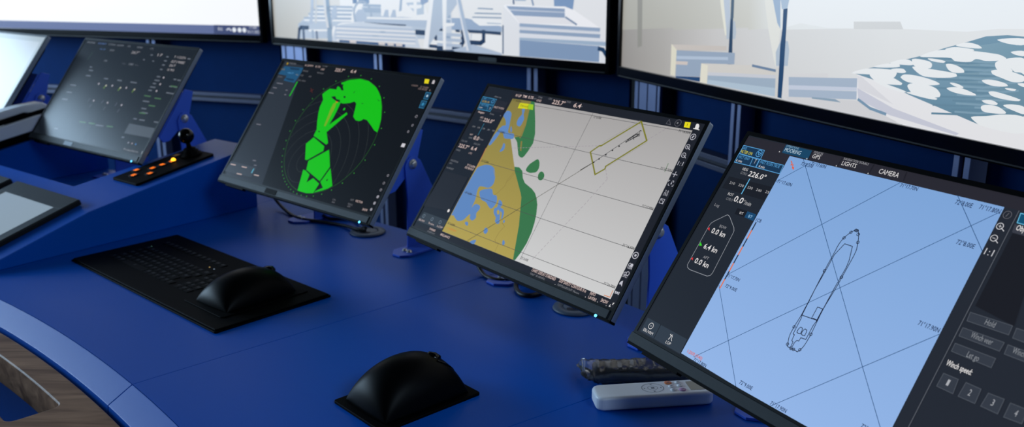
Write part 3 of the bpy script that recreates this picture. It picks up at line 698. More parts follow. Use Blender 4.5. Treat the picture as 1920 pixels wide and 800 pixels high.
["l",[56,62,62],0.6,[[310.9,92.9],[310.8,95],[310.7,97.2],[310.5,99.3],[310.1,101.4],[309.7,103.5],[309.2,105.6],[308.6,107.6],[307.9,109.6],[307.2,111.6],[306.3,113.6],[305.4,115.5],[304.3,117.3],[303.2,119.2],[302,120.9],[300.8,122.7],[299.4,124.3],[298,125.9],[296.6,127.5],[295,128.9],[293.4,130.3],[291.8,131.7],[290,132.9],[288.3,134.1],[286.4,135.2],[284.6,136.3],[282.7,137.2],[280.7,138.1],[278.7,138.8],[276.7,139.5],[274.7,140.1],[272.6,140.6],[270.5,141],[268.4,141.4],[266.3,141.6],[264.1,141.7],[262,141.8],[259.9,141.7],[257.7,141.6],[255.6,141.4],[253.5,141],[251.4,140.6],[249.3,140.1],[247.3,139.5],[245.3,138.8],[243.3,138.1],[241.3,137.2],[239.4,136.3],[237.6,135.2],[235.7,134.1],[234,132.9],[232.2,131.7],[230.6,130.3],[229,128.9],[227.4,127.5],[226,125.9],[224.6,124.3],[223.2,122.7],[222,120.9],[220.8,119.2],[219.7,117.3],[218.6,115.5],[217.7,113.6],[216.8,111.6],[216.1,109.6],[215.4,107.6],[214.8,105.6],[214.3,103.5],[213.9,101.4],[213.5,99.3],[213.3,97.2],[213.2,95],[213.1,92.9],[213.2,90.8],[213.3,88.6],[213.5,86.5],[213.9,84.4],[214.3,82.3],[214.8,80.2],[215.4,78.2],[216.1,76.2],[216.8,74.2],[217.7,72.2],[218.6,70.3],[219.7,68.5],[220.8,66.6],[222,64.9],[223.2,63.1],[224.6,61.5],[226,59.9],[227.4,58.3],[229,56.9],[230.6,55.5],[232.2,54.1],[234,52.9],[235.7,51.7],[237.6,50.6],[239.4,49.5],[241.3,48.6],[243.3,47.7],[245.3,47],[247.3,46.3],[249.3,45.7],[251.4,45.2],[253.5,44.8],[255.6,44.4],[257.7,44.2],[259.9,44.1],[262,44],[264.1,44.1],[266.3,44.2],[268.4,44.4],[270.5,44.8],[272.6,45.2],[274.7,45.7],[276.7,46.3],[278.7,47],[280.7,47.7],[282.7,48.6],[284.6,49.5],[286.4,50.6],[288.3,51.7],[290,52.9],[291.8,54.1],[293.4,55.5],[295,56.9],[296.6,58.3],[298,59.9],[299.4,61.5],[300.8,63.1],[302,64.9],[303.2,66.6],[304.3,68.5],[305.4,70.3],[306.3,72.2],[307.2,74.2],[307.9,76.2],[308.6,78.2],[309.2,80.2],[309.7,82.3],[310.1,84.4],[310.5,86.5],[310.7,88.6],[310.8,90.8],[310.9,92.9]],0],
["l",[56,62,62],0.6,[[335.3,92.9],[335.2,96.1],[335,99.3],[334.7,102.5],[334.2,105.6],[333.6,108.8],[332.8,111.9],[331.9,114.9],[330.9,118],[329.7,121],[328.4,123.9],[327,126.8],[325.5,129.6],[323.8,132.3],[322.1,135],[320.2,137.5],[318.2,140],[316.1,142.4],[313.8,144.7],[311.5,147],[309.1,149.1],[306.6,151.1],[304.1,153],[301.4,154.7],[298.7,156.4],[295.9,157.9],[293,159.3],[290.1,160.6],[287.1,161.8],[284,162.8],[281,163.7],[277.9,164.5],[274.7,165.1],[271.6,165.6],[268.4,165.9],[265.2,166.1],[262,166.2],[258.8,166.1],[255.6,165.9],[252.4,165.6],[249.3,165.1],[246.1,164.5],[243,163.7],[240,162.8],[236.9,161.8],[233.9,160.6],[231,159.3],[228.1,157.9],[225.3,156.4],[222.6,154.7],[219.9,153],[217.4,151.1],[214.9,149.1],[212.5,147],[210.2,144.7],[207.9,142.4],[205.8,140],[203.8,137.5],[201.9,135],[200.2,132.3],[198.5,129.6],[197,126.8],[195.6,123.9],[194.3,121],[193.1,118],[192.1,114.9],[191.2,111.9],[190.4,108.8],[189.8,105.6],[189.3,102.5],[189,99.3],[188.8,96.1],[188.7,92.9]],0],
["l",[56,62,62],0.6,[[298.7,29.4],[301.4,31.1],[304.1,32.8],[306.6,34.7],[309.1,36.7],[311.5,38.8],[313.8,41.1],[316.1,43.4],[318.2,45.8],[320.2,48.3],[322.1,50.8],[323.8,53.5],[325.5,56.2],[327,59],[328.4,61.9],[329.7,64.8],[330.9,67.8],[331.9,70.9],[332.8,73.9],[333.6,77],[334.2,80.2],[334.7,83.3],[335,86.5],[335.2,89.7],[335.3,92.9]],0],
["l",[56,62,62],0.6,[[359.8,92.9],[359.7,97.2],[359.4,101.4],[358.9,105.7],[358.3,109.9],[357.4,114.1],[356.4,118.2],[355.2,122.3],[353.9,126.3],[352.3,130.3],[350.6,134.2],[348.7,138],[346.7,141.8],[344.4,145.4],[342.1,149],[339.6,152.4],[336.9,155.7],[334.1,158.9],[331.1,162],[328,165],[324.8,167.8],[321.5,170.5],[318.1,173],[314.5,175.3],[310.9,177.6],[307.1,179.6],[303.3,181.5],[299.4,183.2],[295.4,184.8],[291.4,186.1],[287.3,187.3],[283.2,188.3],[279,189.2],[274.8,189.8],[270.5,190.3],[266.3,190.6],[262,190.7],[257.7,190.6],[253.5,190.3],[249.2,189.8],[245,189.2],[240.8,188.3],[236.7,187.3],[232.6,186.1],[228.6,184.8],[224.6,183.2],[220.7,181.5],[216.9,179.6],[213.1,177.6],[209.5,175.3],[205.9,173],[202.5,170.5],[199.2,167.8],[196,165],[192.9,162],[189.9,158.9],[187.1,155.7],[184.4,152.4],[181.9,149],[179.6,145.4],[177.3,141.8],[175.3,138],[173.4,134.2],[171.7,130.3]],0],
["l",[56,62,62],0.6,[[339.6,33.4],[342.1,36.8],[344.4,40.4],[346.7,44],[348.7,47.8],[350.6,51.6],[352.3,55.5],[353.9,59.5],[355.2,63.5],[356.4,67.6],[357.4,71.7],[358.3,75.9],[358.9,80.1],[359.4,84.4],[359.7,88.6],[359.8,92.9]],0],
["l",[56,62,62],0.6,[[384.2,92.9],[384.1,98.2],[383.7,103.5],[383.1,108.8],[382.3,114.1],[381.3,119.3],[380,124.5],[378.5,129.6],[376.8,134.7],[374.9,139.7],[372.7,144.5],[370.4,149.3],[367.8,154],[365.1,158.6],[362.1,163],[358.9,167.3],[355.6,171.4],[352.1,175.5],[348.4,179.3],[344.6,183],[340.5,186.5],[336.4,189.8],[332.1,193],[327.7,196],[323.1,198.7],[318.4,201.3],[313.6,203.6],[308.8,205.8],[303.8,207.7],[298.7,209.4],[293.6,210.9],[288.4,212.2],[283.2,213.2],[277.9,214],[272.6,214.6],[267.3,215],[262,215.1],[256.7,215],[251.4,214.6],[246.1,214],[240.8,213.2],[235.6,212.2],[230.4,210.9],[225.3,209.4],[220.2,207.7],[215.2,205.8],[210.4,203.6],[205.6,201.3],[200.9,198.7],[196.3,196],[191.9,193],[187.6,189.8],[183.5,186.5],[179.4,183],[175.6,179.3],[171.9,175.5],[168.4,171.4]],0],
["l",[56,62,62],0.6,[[376.8,51.1],[378.5,56.2],[380,61.3],[381.3,66.5],[382.3,71.7],[383.1,77],[383.7,82.3],[384.1,87.6],[384.2,92.9]],0],
["l",[56,62,62],0.6,[[408.6,92.9],[408.5,99.3],[408.1,105.7],[407.4,112],[406.4,118.4],[405.2,124.6],[403.6,130.9],[401.8,137],[399.8,143.1],[397.5,149],[394.9,154.9],[392.1,160.6],[389,166.2],[385.7,171.7],[382.1,177],[378.3,182.2],[374.3,187.2],[370.1,192],[365.7,196.6],[361.1,201],[356.3,205.2],[351.3,209.2],[346.1,213],[340.8,216.6],[335.3,219.9],[329.7,223],[324,225.8],[318.1,228.4],[312.2,230.7],[306.1,232.7],[300,234.5],[293.7,236.1],[287.5,237.3],[281.1,238.3],[274.8,239],[268.4,239.4],[262,239.5],[255.6,239.4],[249.2,239],[242.9,238.3],[236.5,237.3],[230.3,236.1],[224,234.5],[217.9,232.7],[211.8,230.7],[205.9,228.4],[200,225.8],[194.3,223],[188.7,219.9],[183.2,216.6],[177.9,213]],0],
["l",[56,62,62],0.6,[[408.1,80.1],[408.5,86.5],[408.6,92.9]],0],
["l",[56,62,62],0.6,[[430.5,122.6],[429,129.9],[427.2,137.2],[425.2,144.3],[422.8,151.4],[420,158.4],[417,165.2],[413.7,171.9],[410.2,178.4],[406.3,184.8],[402.1,191],[397.7,197],[393,202.9],[388.1,208.5],[383,213.9],[377.6,219],[372,223.9],[366.1,228.6],[360.1,233],[353.9,237.2],[347.5,241.1],[341,244.6],[334.3,247.9],[327.5,250.9],[320.5,253.7],[313.4,256.1],[306.3,258.1],[299,259.9],[291.7,261.4],[284.3,262.5],[276.9,263.3],[269.5,263.8],[262,264],[254.5,263.8],[247.1,263.3],[239.7,262.5],[232.3,261.4],[225,259.9],[217.7,258.1],[210.6,256.1],[203.5,253.7]],0],
["l",[56,62,62],0.6,[[431.3,190.7],[426.9,197.9],[422.2,205],[417.1,211.9],[411.8,218.6],[406.1,225],[400.2,231.1],[394.1,237],[387.7,242.7],[381,248],[374.1,253.1],[367,257.8],[359.8,262.2],[352.3,266.3],[344.6,270.1],[336.8,273.5],[328.9,276.6],[320.8,279.4],[312.6,281.7],[304.3,283.8],[295.9,285.4],[287.5,286.7],[279,287.7],[270.5,288.2],[262,288.4]],0],
["c",[40,100,30],[302.1,162.4],134.4,0.8,90],
["c",[48,140,40],[425.3,92.9],1.5,0,6],
["c",[48,140,40],[438.2,124],1.5,0,6],
["c",[48,140,40],[443.5,159],1.5,0,6],
["c",[48,140,40],[439.6,195.5],1.5,0,6],
["c",[48,140,40],[426.1,230.6],1.5,0,6],
["c",[48,140,40],[403.3,261.3],1.5,0,6],
["c",[48,140,40],[372.8,284.9],1.5,0,6],
["c",[48,140,40],[337.2,299.4],1.5,0,6],
["c",[48,140,40],[299.2,303.8],1.5,0,6],
["c",[48,140,40],[262,298],1.5,0,6],
["c",[48,140,40],[228.5,283.1],1.5,0,6],
["c",[48,140,40],[200.8,261],1.5,0,6],
["c",[48,140,40],[180.4,234.3],1.5,0,6],
["c",[48,140,40],[167.5,205.6],1.5,0,6],
["c",[48,140,40],[161.5,177.2],1.5,0,6],
["c",[48,140,40],[161.2,151.1],1.5,0,6],
["c",[48,140,40],[164.9,128.2],1.5,0,6],
["c",[48,140,40],[171.3,108.9],1.5,0,6],
["c",[48,140,40],[179,92.9],1.5,0,6],
["c",[48,140,40],[187.4,79.7],1.5,0,6],
["c",[48,140,40],[196.1,68.9],1.5,0,6],
["c",[48,140,40],[204.8,59.9],1.5,0,6],
["c",[48,140,40],[213.5,52.2],1.5,0,6],
["c",[48,140,40],[222.4,45.7],1.5,0,6],
["c",[48,140,40],[231.4,40],1.5,0,6],
["c",[48,140,40],[240.9,35],1.5,0,6],
["c",[48,140,40],[251,30.6],1.5,0,6],
["c",[48,140,40],[262,26.8],1.5,0,6],
["c",[48,140,40],[274.2,23.8],1.5,0,6],
["c",[48,140,40],[287.9,21.7],1.5,0,6],
["c",[48,140,40],[303.5,21],1.5,0,6],
["c",[48,140,40],[321.2,22.3],1.5,0,6],
["c",[48,140,40],[341.1,26.5],1.5,0,6],
["c",[48,140,40],[362.8,34.7],1.5,0,6],
["c",[48,140,40],[385.3,48],1.5,0,6],
["c",[48,140,40],[406.8,67.4],1.5,0,6],
["p",[12,188,0],[[248.9,280.7],[271,290.3],[303.7,295.8],[333.1,293.4],[364.2,282.2],[381.2,271.2],[393.6,261.3],[410.4,240.8],[425.5,215.1],[431.6,196.7],[433.6,185.6],[422.2,188.6],[404.2,198.5],[386.7,207.3],[374.3,208.5],[371.1,204.8],[365.1,202.3],[353.3,202.5],[340.2,209.8],[336.5,220.7],[332.7,231.6],[329,239.8],[320.6,243.1],[308.3,238],[288.4,234.5],[279.5,235.5],[280.7,219.7],[280.9,202.4],[278.9,187.1],[278.9,182.5],[313.5,216.5],[318.9,212.9],[285.2,168.5],[282.6,165.2],[304.2,142.7],[301.4,138.1],[291.2,140.8],[247.4,151.7],[247.1,166.1],[235.2,184.9],[225,204.2],[219.6,218.3],[218.4,235.9],[206,248],[211,254.5],[221.4,263.7],[244.4,264],[242.3,269.7],[244.8,272],[252.6,269.9],[260.9,264.2],[268.9,264.5],[261.7,271.7]]],
["p",[112,170,20],[[257.8,216.9],[257.6,231.5],[265.6,234.8],[269.2,224.1],[269.6,195.2],[269.9,177.9],[264.2,177.1]]],
["p",[200,110,20],[[261.3,237.8],[268.8,237.2],[269.4,234.1],[264,234.6]]],
["p",[15,16,20],[[238.9,245.6],[251.5,248.5],[260.3,242.1],[273.1,241.5],[277,236.1],[263.6,237.5],[250.6,241]]],
["p",[15,16,20],[[278.3,251.4],[284.4,252.1],[286.9,248],[281.2,247.4]]],
["p",[15,16,20],[[303.5,260.6],[306.1,268.4],[306.5,263.2]]],
["p",[15,16,20],[[320.6,243.1],[329.3,239.2],[329.2,235.5]]],
["p",[15,16,20],[[384.1,257.4],[395.4,253],[394.9,251.6]]],
["p",[15,16,20],[[345,242.2],[353,242],[346.3,240.4]]],
["p",[15,16,20],[[251.9,276.6],[258.7,278.7],[261.8,268.7],[269.7,264.6],[263.2,263.9]]],
["p",[15,16,20],[[254.1,164.2],[258.3,165.3],[261.4,162.3],[256.8,161.7]]],
["c",[12,188,0],[301,222.7],3,0,20],
["p",[12,188,0],[[236.2,130.5],[250.4,148.4],[298,133.9],[302.2,123.8],[266.5,96.5],[259.5,96.2]]],
["p",[12,188,0],[[271.6,95.3],[318,129],[346.5,94.1],[337.8,59.7],[279.2,76]]],
["p",[12,188,0],[[269.5,74.4],[278.3,73.9],[296.8,67.8],[299.8,50.2],[313.4,62.3],[340,54.1],[336.2,32.1],[316.6,28.2],[284.9,28.7]]],
["p",[12,188,0],[[350.4,91.5],[381.8,56.7],[373.2,49.7],[361.8,43.6],[338.9,34],[338.8,36.7],[356.9,48.1],[341,58.1]]],
["c",[15,40,15],[357.7,65.4],2.2,0,20],
["l",[12,188,0],3.2,[[97.8,267.6],[96.9,232.8]],0],
["l",[110,40,30],0.9,[[159.4,250.5],[167.7,256]],0],
["l",[110,40,30],0.9,[[157.4,257.9],[168.9,248.5]],0],
["p",[24,78,116],[[21.5,303],[93.3,304.5],[94.4,291.1],[89.3,264.9],[45.4,266.9],[47.1,279.8],[12.2,281.3]]],
["p",[15,50,80],[[41.8,301.6],[81.5,301.9],[81.8,297.2],[50.9,296]]],
["p",[15,50,80],[[44,274.7],[82.5,273.7],[81.6,268.9],[57.5,269.7]]],
["t",[150,130,60],"FILTER",14.2,292.8,14.2,3.5,0],
["t",[88,160,214],"VECT",44.6,285.9,23.5,4,0],
["t",[150,150,140],"min",78.8,284.3,9.8,4,0],
["t",[200,176,170],"N UP",94.2,309.3,16.8,5,0],
["t",[200,176,170],"RM",113.5,309.7,10.3,5,0],
["t",[200,176,170],"0.75",133.5,309.5,18,5,0],
["t",[200,176,170],"GND",157.5,304.8,12.8,4.6,0],
["t",[120,120,126],"STAB",157.2,313.4,17.8,3.6,0],
["t",[200,176,170],"225.7°",207.3,306.2,31.8,8,1],
["t",[200,176,170],"6.4",260.9,307.4,17.8,8,1],
["t",[120,120,126],"RANGE",97.7,295.8,18.7,3.8,0],
["t",[120,120,126],"RINGS",151.1,295.6,23.1,3.6,0],
["t",[120,120,126],"0.25",96.8,283.8,11.2,4,0],
["t",[120,120,126],"NM",128.8,283.7,8,4,0],
["t",[120,120,126],"GAIN",97.3,271.3,10.5,3.6,0],
["t",[120,120,126],"RAIN",111.8,271.5,13.4,3.6,0],
["t",[120,120,126],"RADAR",35.1,310,24.1,4.4,0],
["t",[120,120,126],"POSITION",16.5,273.1,17.6,3.6,0],
["p",[170,140,20],[[23.3,312.9],[29.2,312.7],[29.4,307.6],[24.4,307.8]]],
["l",[110,110,120],2.2,[[25.6,258.5],[48.7,258.1]],0],
["l",[110,110,120],2.2,[[20.5,245.9],[34.4,245.7]],0],
["l",[110,110,120],2.2,[[14.4,231.8],[33,231.6]],0],
["l",[110,110,120],2.2,[[72,244.5],[78.3,244.5]],0],
["l",[110,110,120],2.2,[[76.1,233.1],[81.5,233.1]],0],
["l",[110,110,120],2.2,[[31.2,151.4],[47.2,151.7]],0],
["l",[110,110,120],2.2,[[86.5,67.2],[97.4,67.6]],0],
["l",[110,110,120],2.2,[[99.8,57.3],[108.5,57.7]],0],
["p",[50,58,68],[[8.4,52.7],[113.2,53.2],[113.1,29.5],[4,26.1]]],
["l",[90,180,210],3,[[105.4,48.2],[104.8,39.3]],0],
["l",[200,176,170],2,[[14.3,45.9],[33,46.4]],0],
["l",[200,176,170],2,[[59.6,46.9],[77.8,47.4]],0],
["l",[200,176,170],2,[[54.4,28.8],[72.6,29.4]],0],
["l",[200,176,170],2,[[117.3,36.4],[134.7,36.9]],0],
["p",[222,206,24],[[493.6,314.1],[506.3,314.1],[509.1,304.7],[496.9,304.5]]],
["p",[190,184,188],[[517.6,305.8],[517.3,312.6],[519.1,314.3],[521.9,313.8],[524,311],[524.6,305.3]]],
["p",[22,66,98],[[514.7,286],[528.5,286],[530.6,271.3],[516.3,271.2]]],
["l",[50,125,165],1,[[514.7,286],[528.5,286],[530.6,271.3],[516.3,271.2]],1],
["p",[22,66,98],[[514,267.2],[528.3,267.3],[529.6,251.6],[515.2,251.7]]],
["l",[50,125,165],1,[[514,267.2],[528.3,267.3],[529.6,251.6],[515.2,251.7]],1],
["c",[170,200,220],[522.2,278.6],2.6,0,20],
["c",[50,130,170],[521.5,259.9],3.4,0,20],
["t",[150,128,124],"71°17.620N",491.2,294.1,23.8,4,0],
["t",[150,128,124],"072°08.92E",488.2,289.5,25.8,4,0],
["t",[150,128,124],"CURSOR",464.8,295.2,18.6,3.6,0],
["t",[150,128,124],"L",521,289.7,4.9,4,0],
["c",[150,148,158],[519.8,232.6],2.6,0.9,8],
["c",[150,148,158],[521.3,213.2],2.2,0.9,8],
["c",[150,148,158],[518.1,198.8],2.2,0.9,8],
["c",[150,148,158],[521.2,103.9],2.2,0.9,8],
["c",[150,148,158],[520.3,87.4],2.4,0.9,8],
["c",[150,148,158],[521.1,73],2.4,0.9,8],
["c",[150,148,158],[521.9,58.5],3.4,0,8],
["c",[150,148,158],[521.4,45],3.4,0,8],
["c",[150,148,158],[520.9,31.5],3.2,0,8],
["p",[205,203,210],[[517.7,173.2],[527.1,173.4],[527.7,165.8],[517.6,165.4]]],
["t",[200,176,170],"VECTOR",467.8,37.8,21.6,4.6,1],
["t",[120,120,126],"SET",452.7,38,10.2,3.6,0],
["t",[120,120,126],"TRAILS",450.9,28.5,14.7,3.6,0],
["t",[120,120,126],"OFF",452.8,23.7,9,3.6,0],
["t",[200,176,170],"SHOW",497.4,25.3,14.6,5,1],
["t",[120,120,126],"CPA",402.2,28.9,9.8,3.4,0],
["t",[120,120,126],"NM",404.2,23.5,8.8,3.4,0]],
"m1":[
["p",[15,20,27],[[5,20],[530,20],[530,316.5],[5,316.5]]],
["t",[128,132,140],"ENGINE",20.8,306.2,40,5,0],
["t",[90,120,180],"PORT",78.8,305.8,40.3,5,0],
["t",[128,132,140],"CONN",130.3,306.1,34.8,5,0],
["t",[128,132,140],"ALARM",173,305.9,31,5,0],
["t",[128,132,140],"CFG",223.7,305.4,14.9,5,0],
["t",[128,132,140],"WIND",269.1,305.5,26.4,5,0],
["t",[128,132,140],"UTC",331,305,16,5,0],
["t",[80,110,160],"0.0",102.8,289.4,25.7,5,0],
["t",[128,132,140],"RPM",153.8,288,18.5,6,0],
["t",[176,170,172],"267°",258.6,287.7,35.6,8,0],
["t",[176,170,172],"17",378.4,287.8,20.3,8,0],
["t",[176,170,172],"T 11222N",451.4,287.7,48.8,6.5,0],
["t",[176,170,172],"07198E",449.8,273.8,57,7,0],
["t",[176,170,172],"267",450.1,263.2,26.1,6.5,0],
["t",[176,170,172],"0.90",452,250.5,27.8,6.5,0],
["t",[128,132,140],"180",275.2,253.8,20.3,6,0],
["t",[90,92,100],"HDG",243.4,254.1,16.7,4,0],
["t",[90,92,100],"kn",305.8,254.3,14.2,4,0],
["t",[128,132,140],"SPD",153.4,255.7,15.3,5,0],
["l",[60,90,70],1,[[74.4,279.1],[71.1,255.3]],0],
["l",[98,104,114],3.2,[[107.2,224.4],[126.1,224.4]],0],
["l",[98,104,114],3.2,[[102.7,234.3],[111.8,234.3]],0],
["l",[98,104,114],3.2,[[107.5,207.8],[128.5,207.9]],0],
["l",[98,104,114],3.2,[[57.3,173.9],[84.9,174.2]],0],
["l",[98,104,114],3.2,[[59,151.8],[83.4,152.2]],0],
["l",[98,104,114],3.2,[[57.1,129.5],[83,130.1]],0],
["l",[98,104,114],3.2,[[98.3,43.4],[114.7,44.1]],0],
["l",[98,104,114],3.2,[[348.7,289.3],[356.8,289.2]],0],
["l",[98,104,114],3.2,[[419.8,288.9],[427.6,288.8]],0],
["l",[98,104,114],3.2,[[419.9,276.8],[429,276.7]],0],
["l",[98,104,114],3.2,[[421.2,264.8],[430.3,264.7]],0],
["l",[98,104,114],3.2,[[422.6,252],[430.4,252]],0],
["l",[98,104,114],3.2,[[328.1,273.7],[333.6,273.6]],0],
["l",[98,104,114],3.2,[[371.3,272.4],[376.6,272.4]],0],
["l",[98,104,114],3.2,[[199.8,206.5],[217.8,206.5]],0],
["l",[98,104,114],3.2,[[263.9,206.6],[283.4,206.7]],0],
["l",[98,104,114],3.2,[[326.3,206.3],[353.3,206.4]],0],
["l",[98,104,114],3.2,[[424.8,231.2],[437.7,231.2]],0],
["l",[98,104,114],3.2,[[424,220.4],[443.2,220.5]],0],
["l",[98,104,114],3.2,[[423.9,211.1],[435.5,211.1]],0],
["l",[98,104,114],3.2,[[420.9,200.6],[441.5,200.7]],0],
["l",[98,104,114],3.2,[[420.9,191.2],[433.8,191.3]],0],
["l",[98,104,114],3.2,[[422.2,160.1],[447.7,160.5]],0],
["l",[98,104,114],3.2,[[432.5,140.2],[451.5,140.6]],0],
["l",[98,104,114],3.2,[[441.5,129.5],[466.7,130.1]],0],
["l",[98,104,114],3.2,[[422.3,109.9],[435,110.2]],0],
["l",[98,104,114],3.2,[[448.6,109.5],[469.9,110.2]],0],
["l",[98,104,114],3.2,[[510.9,111],[526.7,111.4]],0],
["l",[98,104,114],3.2,[[415.4,56.8],[424.3,57.2]],0],
["l",[98,104,114],3.2,[[499.1,229.5],[507.8,229.4]],0],
["l",[98,104,114],3.2,[[515.4,228.4],[530.2,228.3]],0],
["l",[98,104,114],3.2,[[496.6,209.2],[507.8,209.2]],0],
["l",[98,104,114],3.2,[[515.2,209.2],[529.9,209.2]],0],
["l",[98,104,114],3.2,[[498.7,191],[511.1,191.1]],0],
["l",[98,104,114],3.2,[[514.4,190.9],[531.5,191]],0],
["l",[98,104,114],3.2,[[278.5,74.6],[312.5,75.8]],0],
["l",[98,104,114],3.2,[[510.7,289.3],[520.6,289.1]],0],
["l",[70,110,70],3,[[198.6,75.2],[227.1,75.9]],0],
["l",[70,110,70],3,[[242.6,76.4],[270.6,77.1]],0],
["l",[70,110,70],3,[[327.7,77.4],[354.5,78.1]],0],
["l",[70,110,70],3,[[416.1,175.1],[442,175.1]],0],
["l",[70,110,70],3,[[455.7,151],[481,151.1]],0],
["l",[70,110,70],3,[[433.2,127.7],[458.8,128.1]],0],
["l",[70,110,70],3,[[463.3,172.6],[488.6,172.6]],0],
["l",[70,110,70],3,[[501.8,210.5],[526.7,210.2]],0],
["l",[120,160,50],2.6,[[222.8,178.5],[224.5,186.2]],0],
["c",[210,200,180],[226.8,186.9],2.6,0,8],
["l",[120,160,50],2.6,[[292.2,178.3],[293.9,185.9]],0],
["c",[210,200,180],[296.1,186.6],2.6,0,8],
["l",[120,160,50],2.6,[[356.4,179.2],[358.1,186.7]],0],
["c",[210,200,180],[360.2,187.3],2.6,0,8],
["c",[190,182,188],[188.9,188.8],2.8,0,8],
["c",[190,182,188],[254.8,189],2.8,0,8],
["c",[190,182,188],[321.6,188.9],2.8,0,8],
["c",[190,182,188],[208.5,139.3],2.8,0,8],
["c",[190,182,188],[275.8,140],2.8,0,8],
["c",[190,182,188],[341.6,139.9],2.8,0,8],
["c",[190,182,188],[454.4,230.3],2.8,0,8],
["c",[190,182,188],[455.2,211.3],2.8,0,8],
["c",[190,182,188],[455.1,191.9],2.8,0,8],
["l",[84,86,98],2.5,[[184.3,134.6],[186.2,143.8]],0],
["l",[84,86,98],2.5,[[250.1,135.6],[251.9,144.6]],0],
["l",[84,86,98],2.5,[[315.7,135.1],[317.6,143.9]],0],
["l",[84,86,98],2.5,[[206,119.1],[207.9,128.2]],0],
["l",[84,86,98],2.5,[[274.3,119],[276.2,127.9]],0],
["l",[84,86,98],2.5,[[340,119.2],[341.9,128]],0],
["p",[72,80,90],[[416.3,95.4],[527.1,95.1],[533.2,68.9],[415.9,67.6]]],
["c",[150,150,160],[454.1,46.2],2.4,0,8],
["c",[170,150,150],[470.3,46.1],2.4,0,8],
["c",[70,130,190],[486.4,46],2.4,0,8],
["t",[160,160,165],"Propulsion",448.8,26,62.3,5,0],
["l",[190,190,195],1.6,[[526.5,32.2],[529.2,23.8]],0]],
"m0":[
["p",[150,162,170],[[5,20],[530,20],[530,316.5],[5,316.5]]],
["p",[170,180,188],[[22,34],[512,34],[512,300],[22,300]]]],
"tv1":[
["p",[246,248,251],[[0,0],[1430,0],[1430,805],[0,805]]],
["p",[92,104,148],[[-9.9,29.3],[1432.9,32.8],[1432.1,-1.9],[-16.2,0.6]]],
["p",[58,68,110],[[1226.1,33.2],[1432.9,32.8],[1432.1,-1.9],[1222.6,0.9]]],
["t",[220,225,235],"ENG",1243.1,13.2,19.1,12,0],
["l",[210,215,230],5,[[1281.6,16],[1291.6,21.1],[1300.4,14.5]],0],
["c",[225,230,238],[1314.8,16.7],9,0,8],
["c",[225,230,238],[1338.4,16.7],9,0,8],
["c",[225,230,238],[1359.5,16.6],9,0,8],
["t",[225,230,238],"11:04",1383.3,22.1,30.2,11,0],
["t",[225,230,238],"30.11.2021",1372.5,6.4,53.4,11,0]],
"tv2":[
["g",[[[0,0],[169,169,165]],[[110,0],[183,183,179]],[[110,805],[192,192,187]],[[0,805],[179,179,172]]]],
["g",[[[110,0],[183,183,179]],[[330,0],[205,206,206]],[[330,805],[213,216,217]],[[110,805],[192,192,187]]]],
["g",[[[330,0],[205,206,206]],[[700,0],[217,219,221]],[[700,805],[226,229,231]],[[330,805],[213,216,217]]]],
["g",[[[700,0],[217,219,221]],[[1430,0],[217,219,224]],[[1430,805],[227,229,233]],[[700,805],[226,229,231]]]],
["p",[223,226,230],[[372.1,389.9],[634.3,382.5],[779.6,92.1],[365.5,80]]],
["p",[174,188,206],[[177.5,73.3],[236.8,90.3],[303.1,98.3],[426.2,116.4],[563,120.3],[565.5,92.7],[854,89.6],[852.3,34.4],[145.7,2.1],[136.4,32.3],[146.1,54]]],
["l",[151,169,192],8,[[248.4,112.8],[426.2,115.5]],0],
["l",[223,226,230],6,[[247.8,106.9],[425.7,109.8]],0],
["l",[151,169,192],8,[[226.3,100.3],[425.3,104.1]],0],
["l",[223,226,230],6,[[225.8,94.4],[424.9,98.4]],0],
["l",[151,169,192],8,[[201.2,86.1],[424.3,91.3]],0],
["l",[223,226,230],6,[[200.7,80.1],[423.9,85.5]],0],
["l",[151,169,192],8,[[175.9,71.8],[423.4,78.4]],0],
["l",[223,226,230],6,[[175.2,65.7],[422.9,72.6]],0],
["l",[151,169,192],8,[[483.1,123.6],[563.3,124.2]],0],
["l",[151,169,192],8,[[482.4,112.4],[562.6,113.1]],0],
["l",[151,169,192],8,[[481.9,105.3],[562.2,106.2]],0],
["p",[118,143,177],[[453.5,387.6],[528.2,385.5],[511.3,130],[459.8,128.6]]],
["p",[98,125,163],[[425.7,388.4],[494.5,386.4],[451.1,128.4],[431.5,127.9]]],
["p",[223,226,230],[[565.5,92.7],[573.2,117.8],[585.9,123.7],[594,121.2],[606.6,91.3]]],
["p",[223,226,230],[[606.6,91.3],[618.3,119.1],[628.6,122.2],[639.1,92.5]]],
["p",[167,182,203],[[573.7,90.2],[585.3,112.7],[599.7,113.1],[600.5,91.1]]],
["p",[167,182,203],[[608.7,91.4],[620,113.7],[632.2,114.1],[635.1,92.3]]],
["p",[223,226,230],[[417.7,61.8],[422.1,90.6],[434.8,113.8],[453.1,125.6],[468.1,123.2],[482,106.7],[497.8,87.5],[514.7,85.3],[479.2,67.1]]],
["p",[167,182,203],[[431.2,65.2],[439.9,94.1],[456.2,108.8],[482.4,112.4],[497.8,87.5],[492.6,73.2]]],
["c",[151,169,192],[476.8,93.9],42,8,20],
["p",[223,226,230],[[666,381.6],[703.2,380.6],[678,112.8],[661.7,104.1],[651.9,106.5]]],
["p",[151,169,192],[[697.1,380.8],[698.2,380.7],[660.1,112.2],[648,109.1]]],
["p",[174,189,207],[[683.1,137.2],[758.8,141.7],[757.3,104.6],[726.3,100.9],[682.9,133.1]]],
["p",[223,226,230],[[692.6,130.7],[750.8,132.3],[746.5,122.9],[727.2,119.6],[696.1,121.4]]],
["p",[223,226,230],[[707.9,380.5],[738.5,379.6],[726.3,100.9],[714.7,100.5]]],
["p",[134,154,185],[[725.9,380],[786.8,378.3],[777.7,142.2],[750.7,130.9],[745.2,136.1]]],
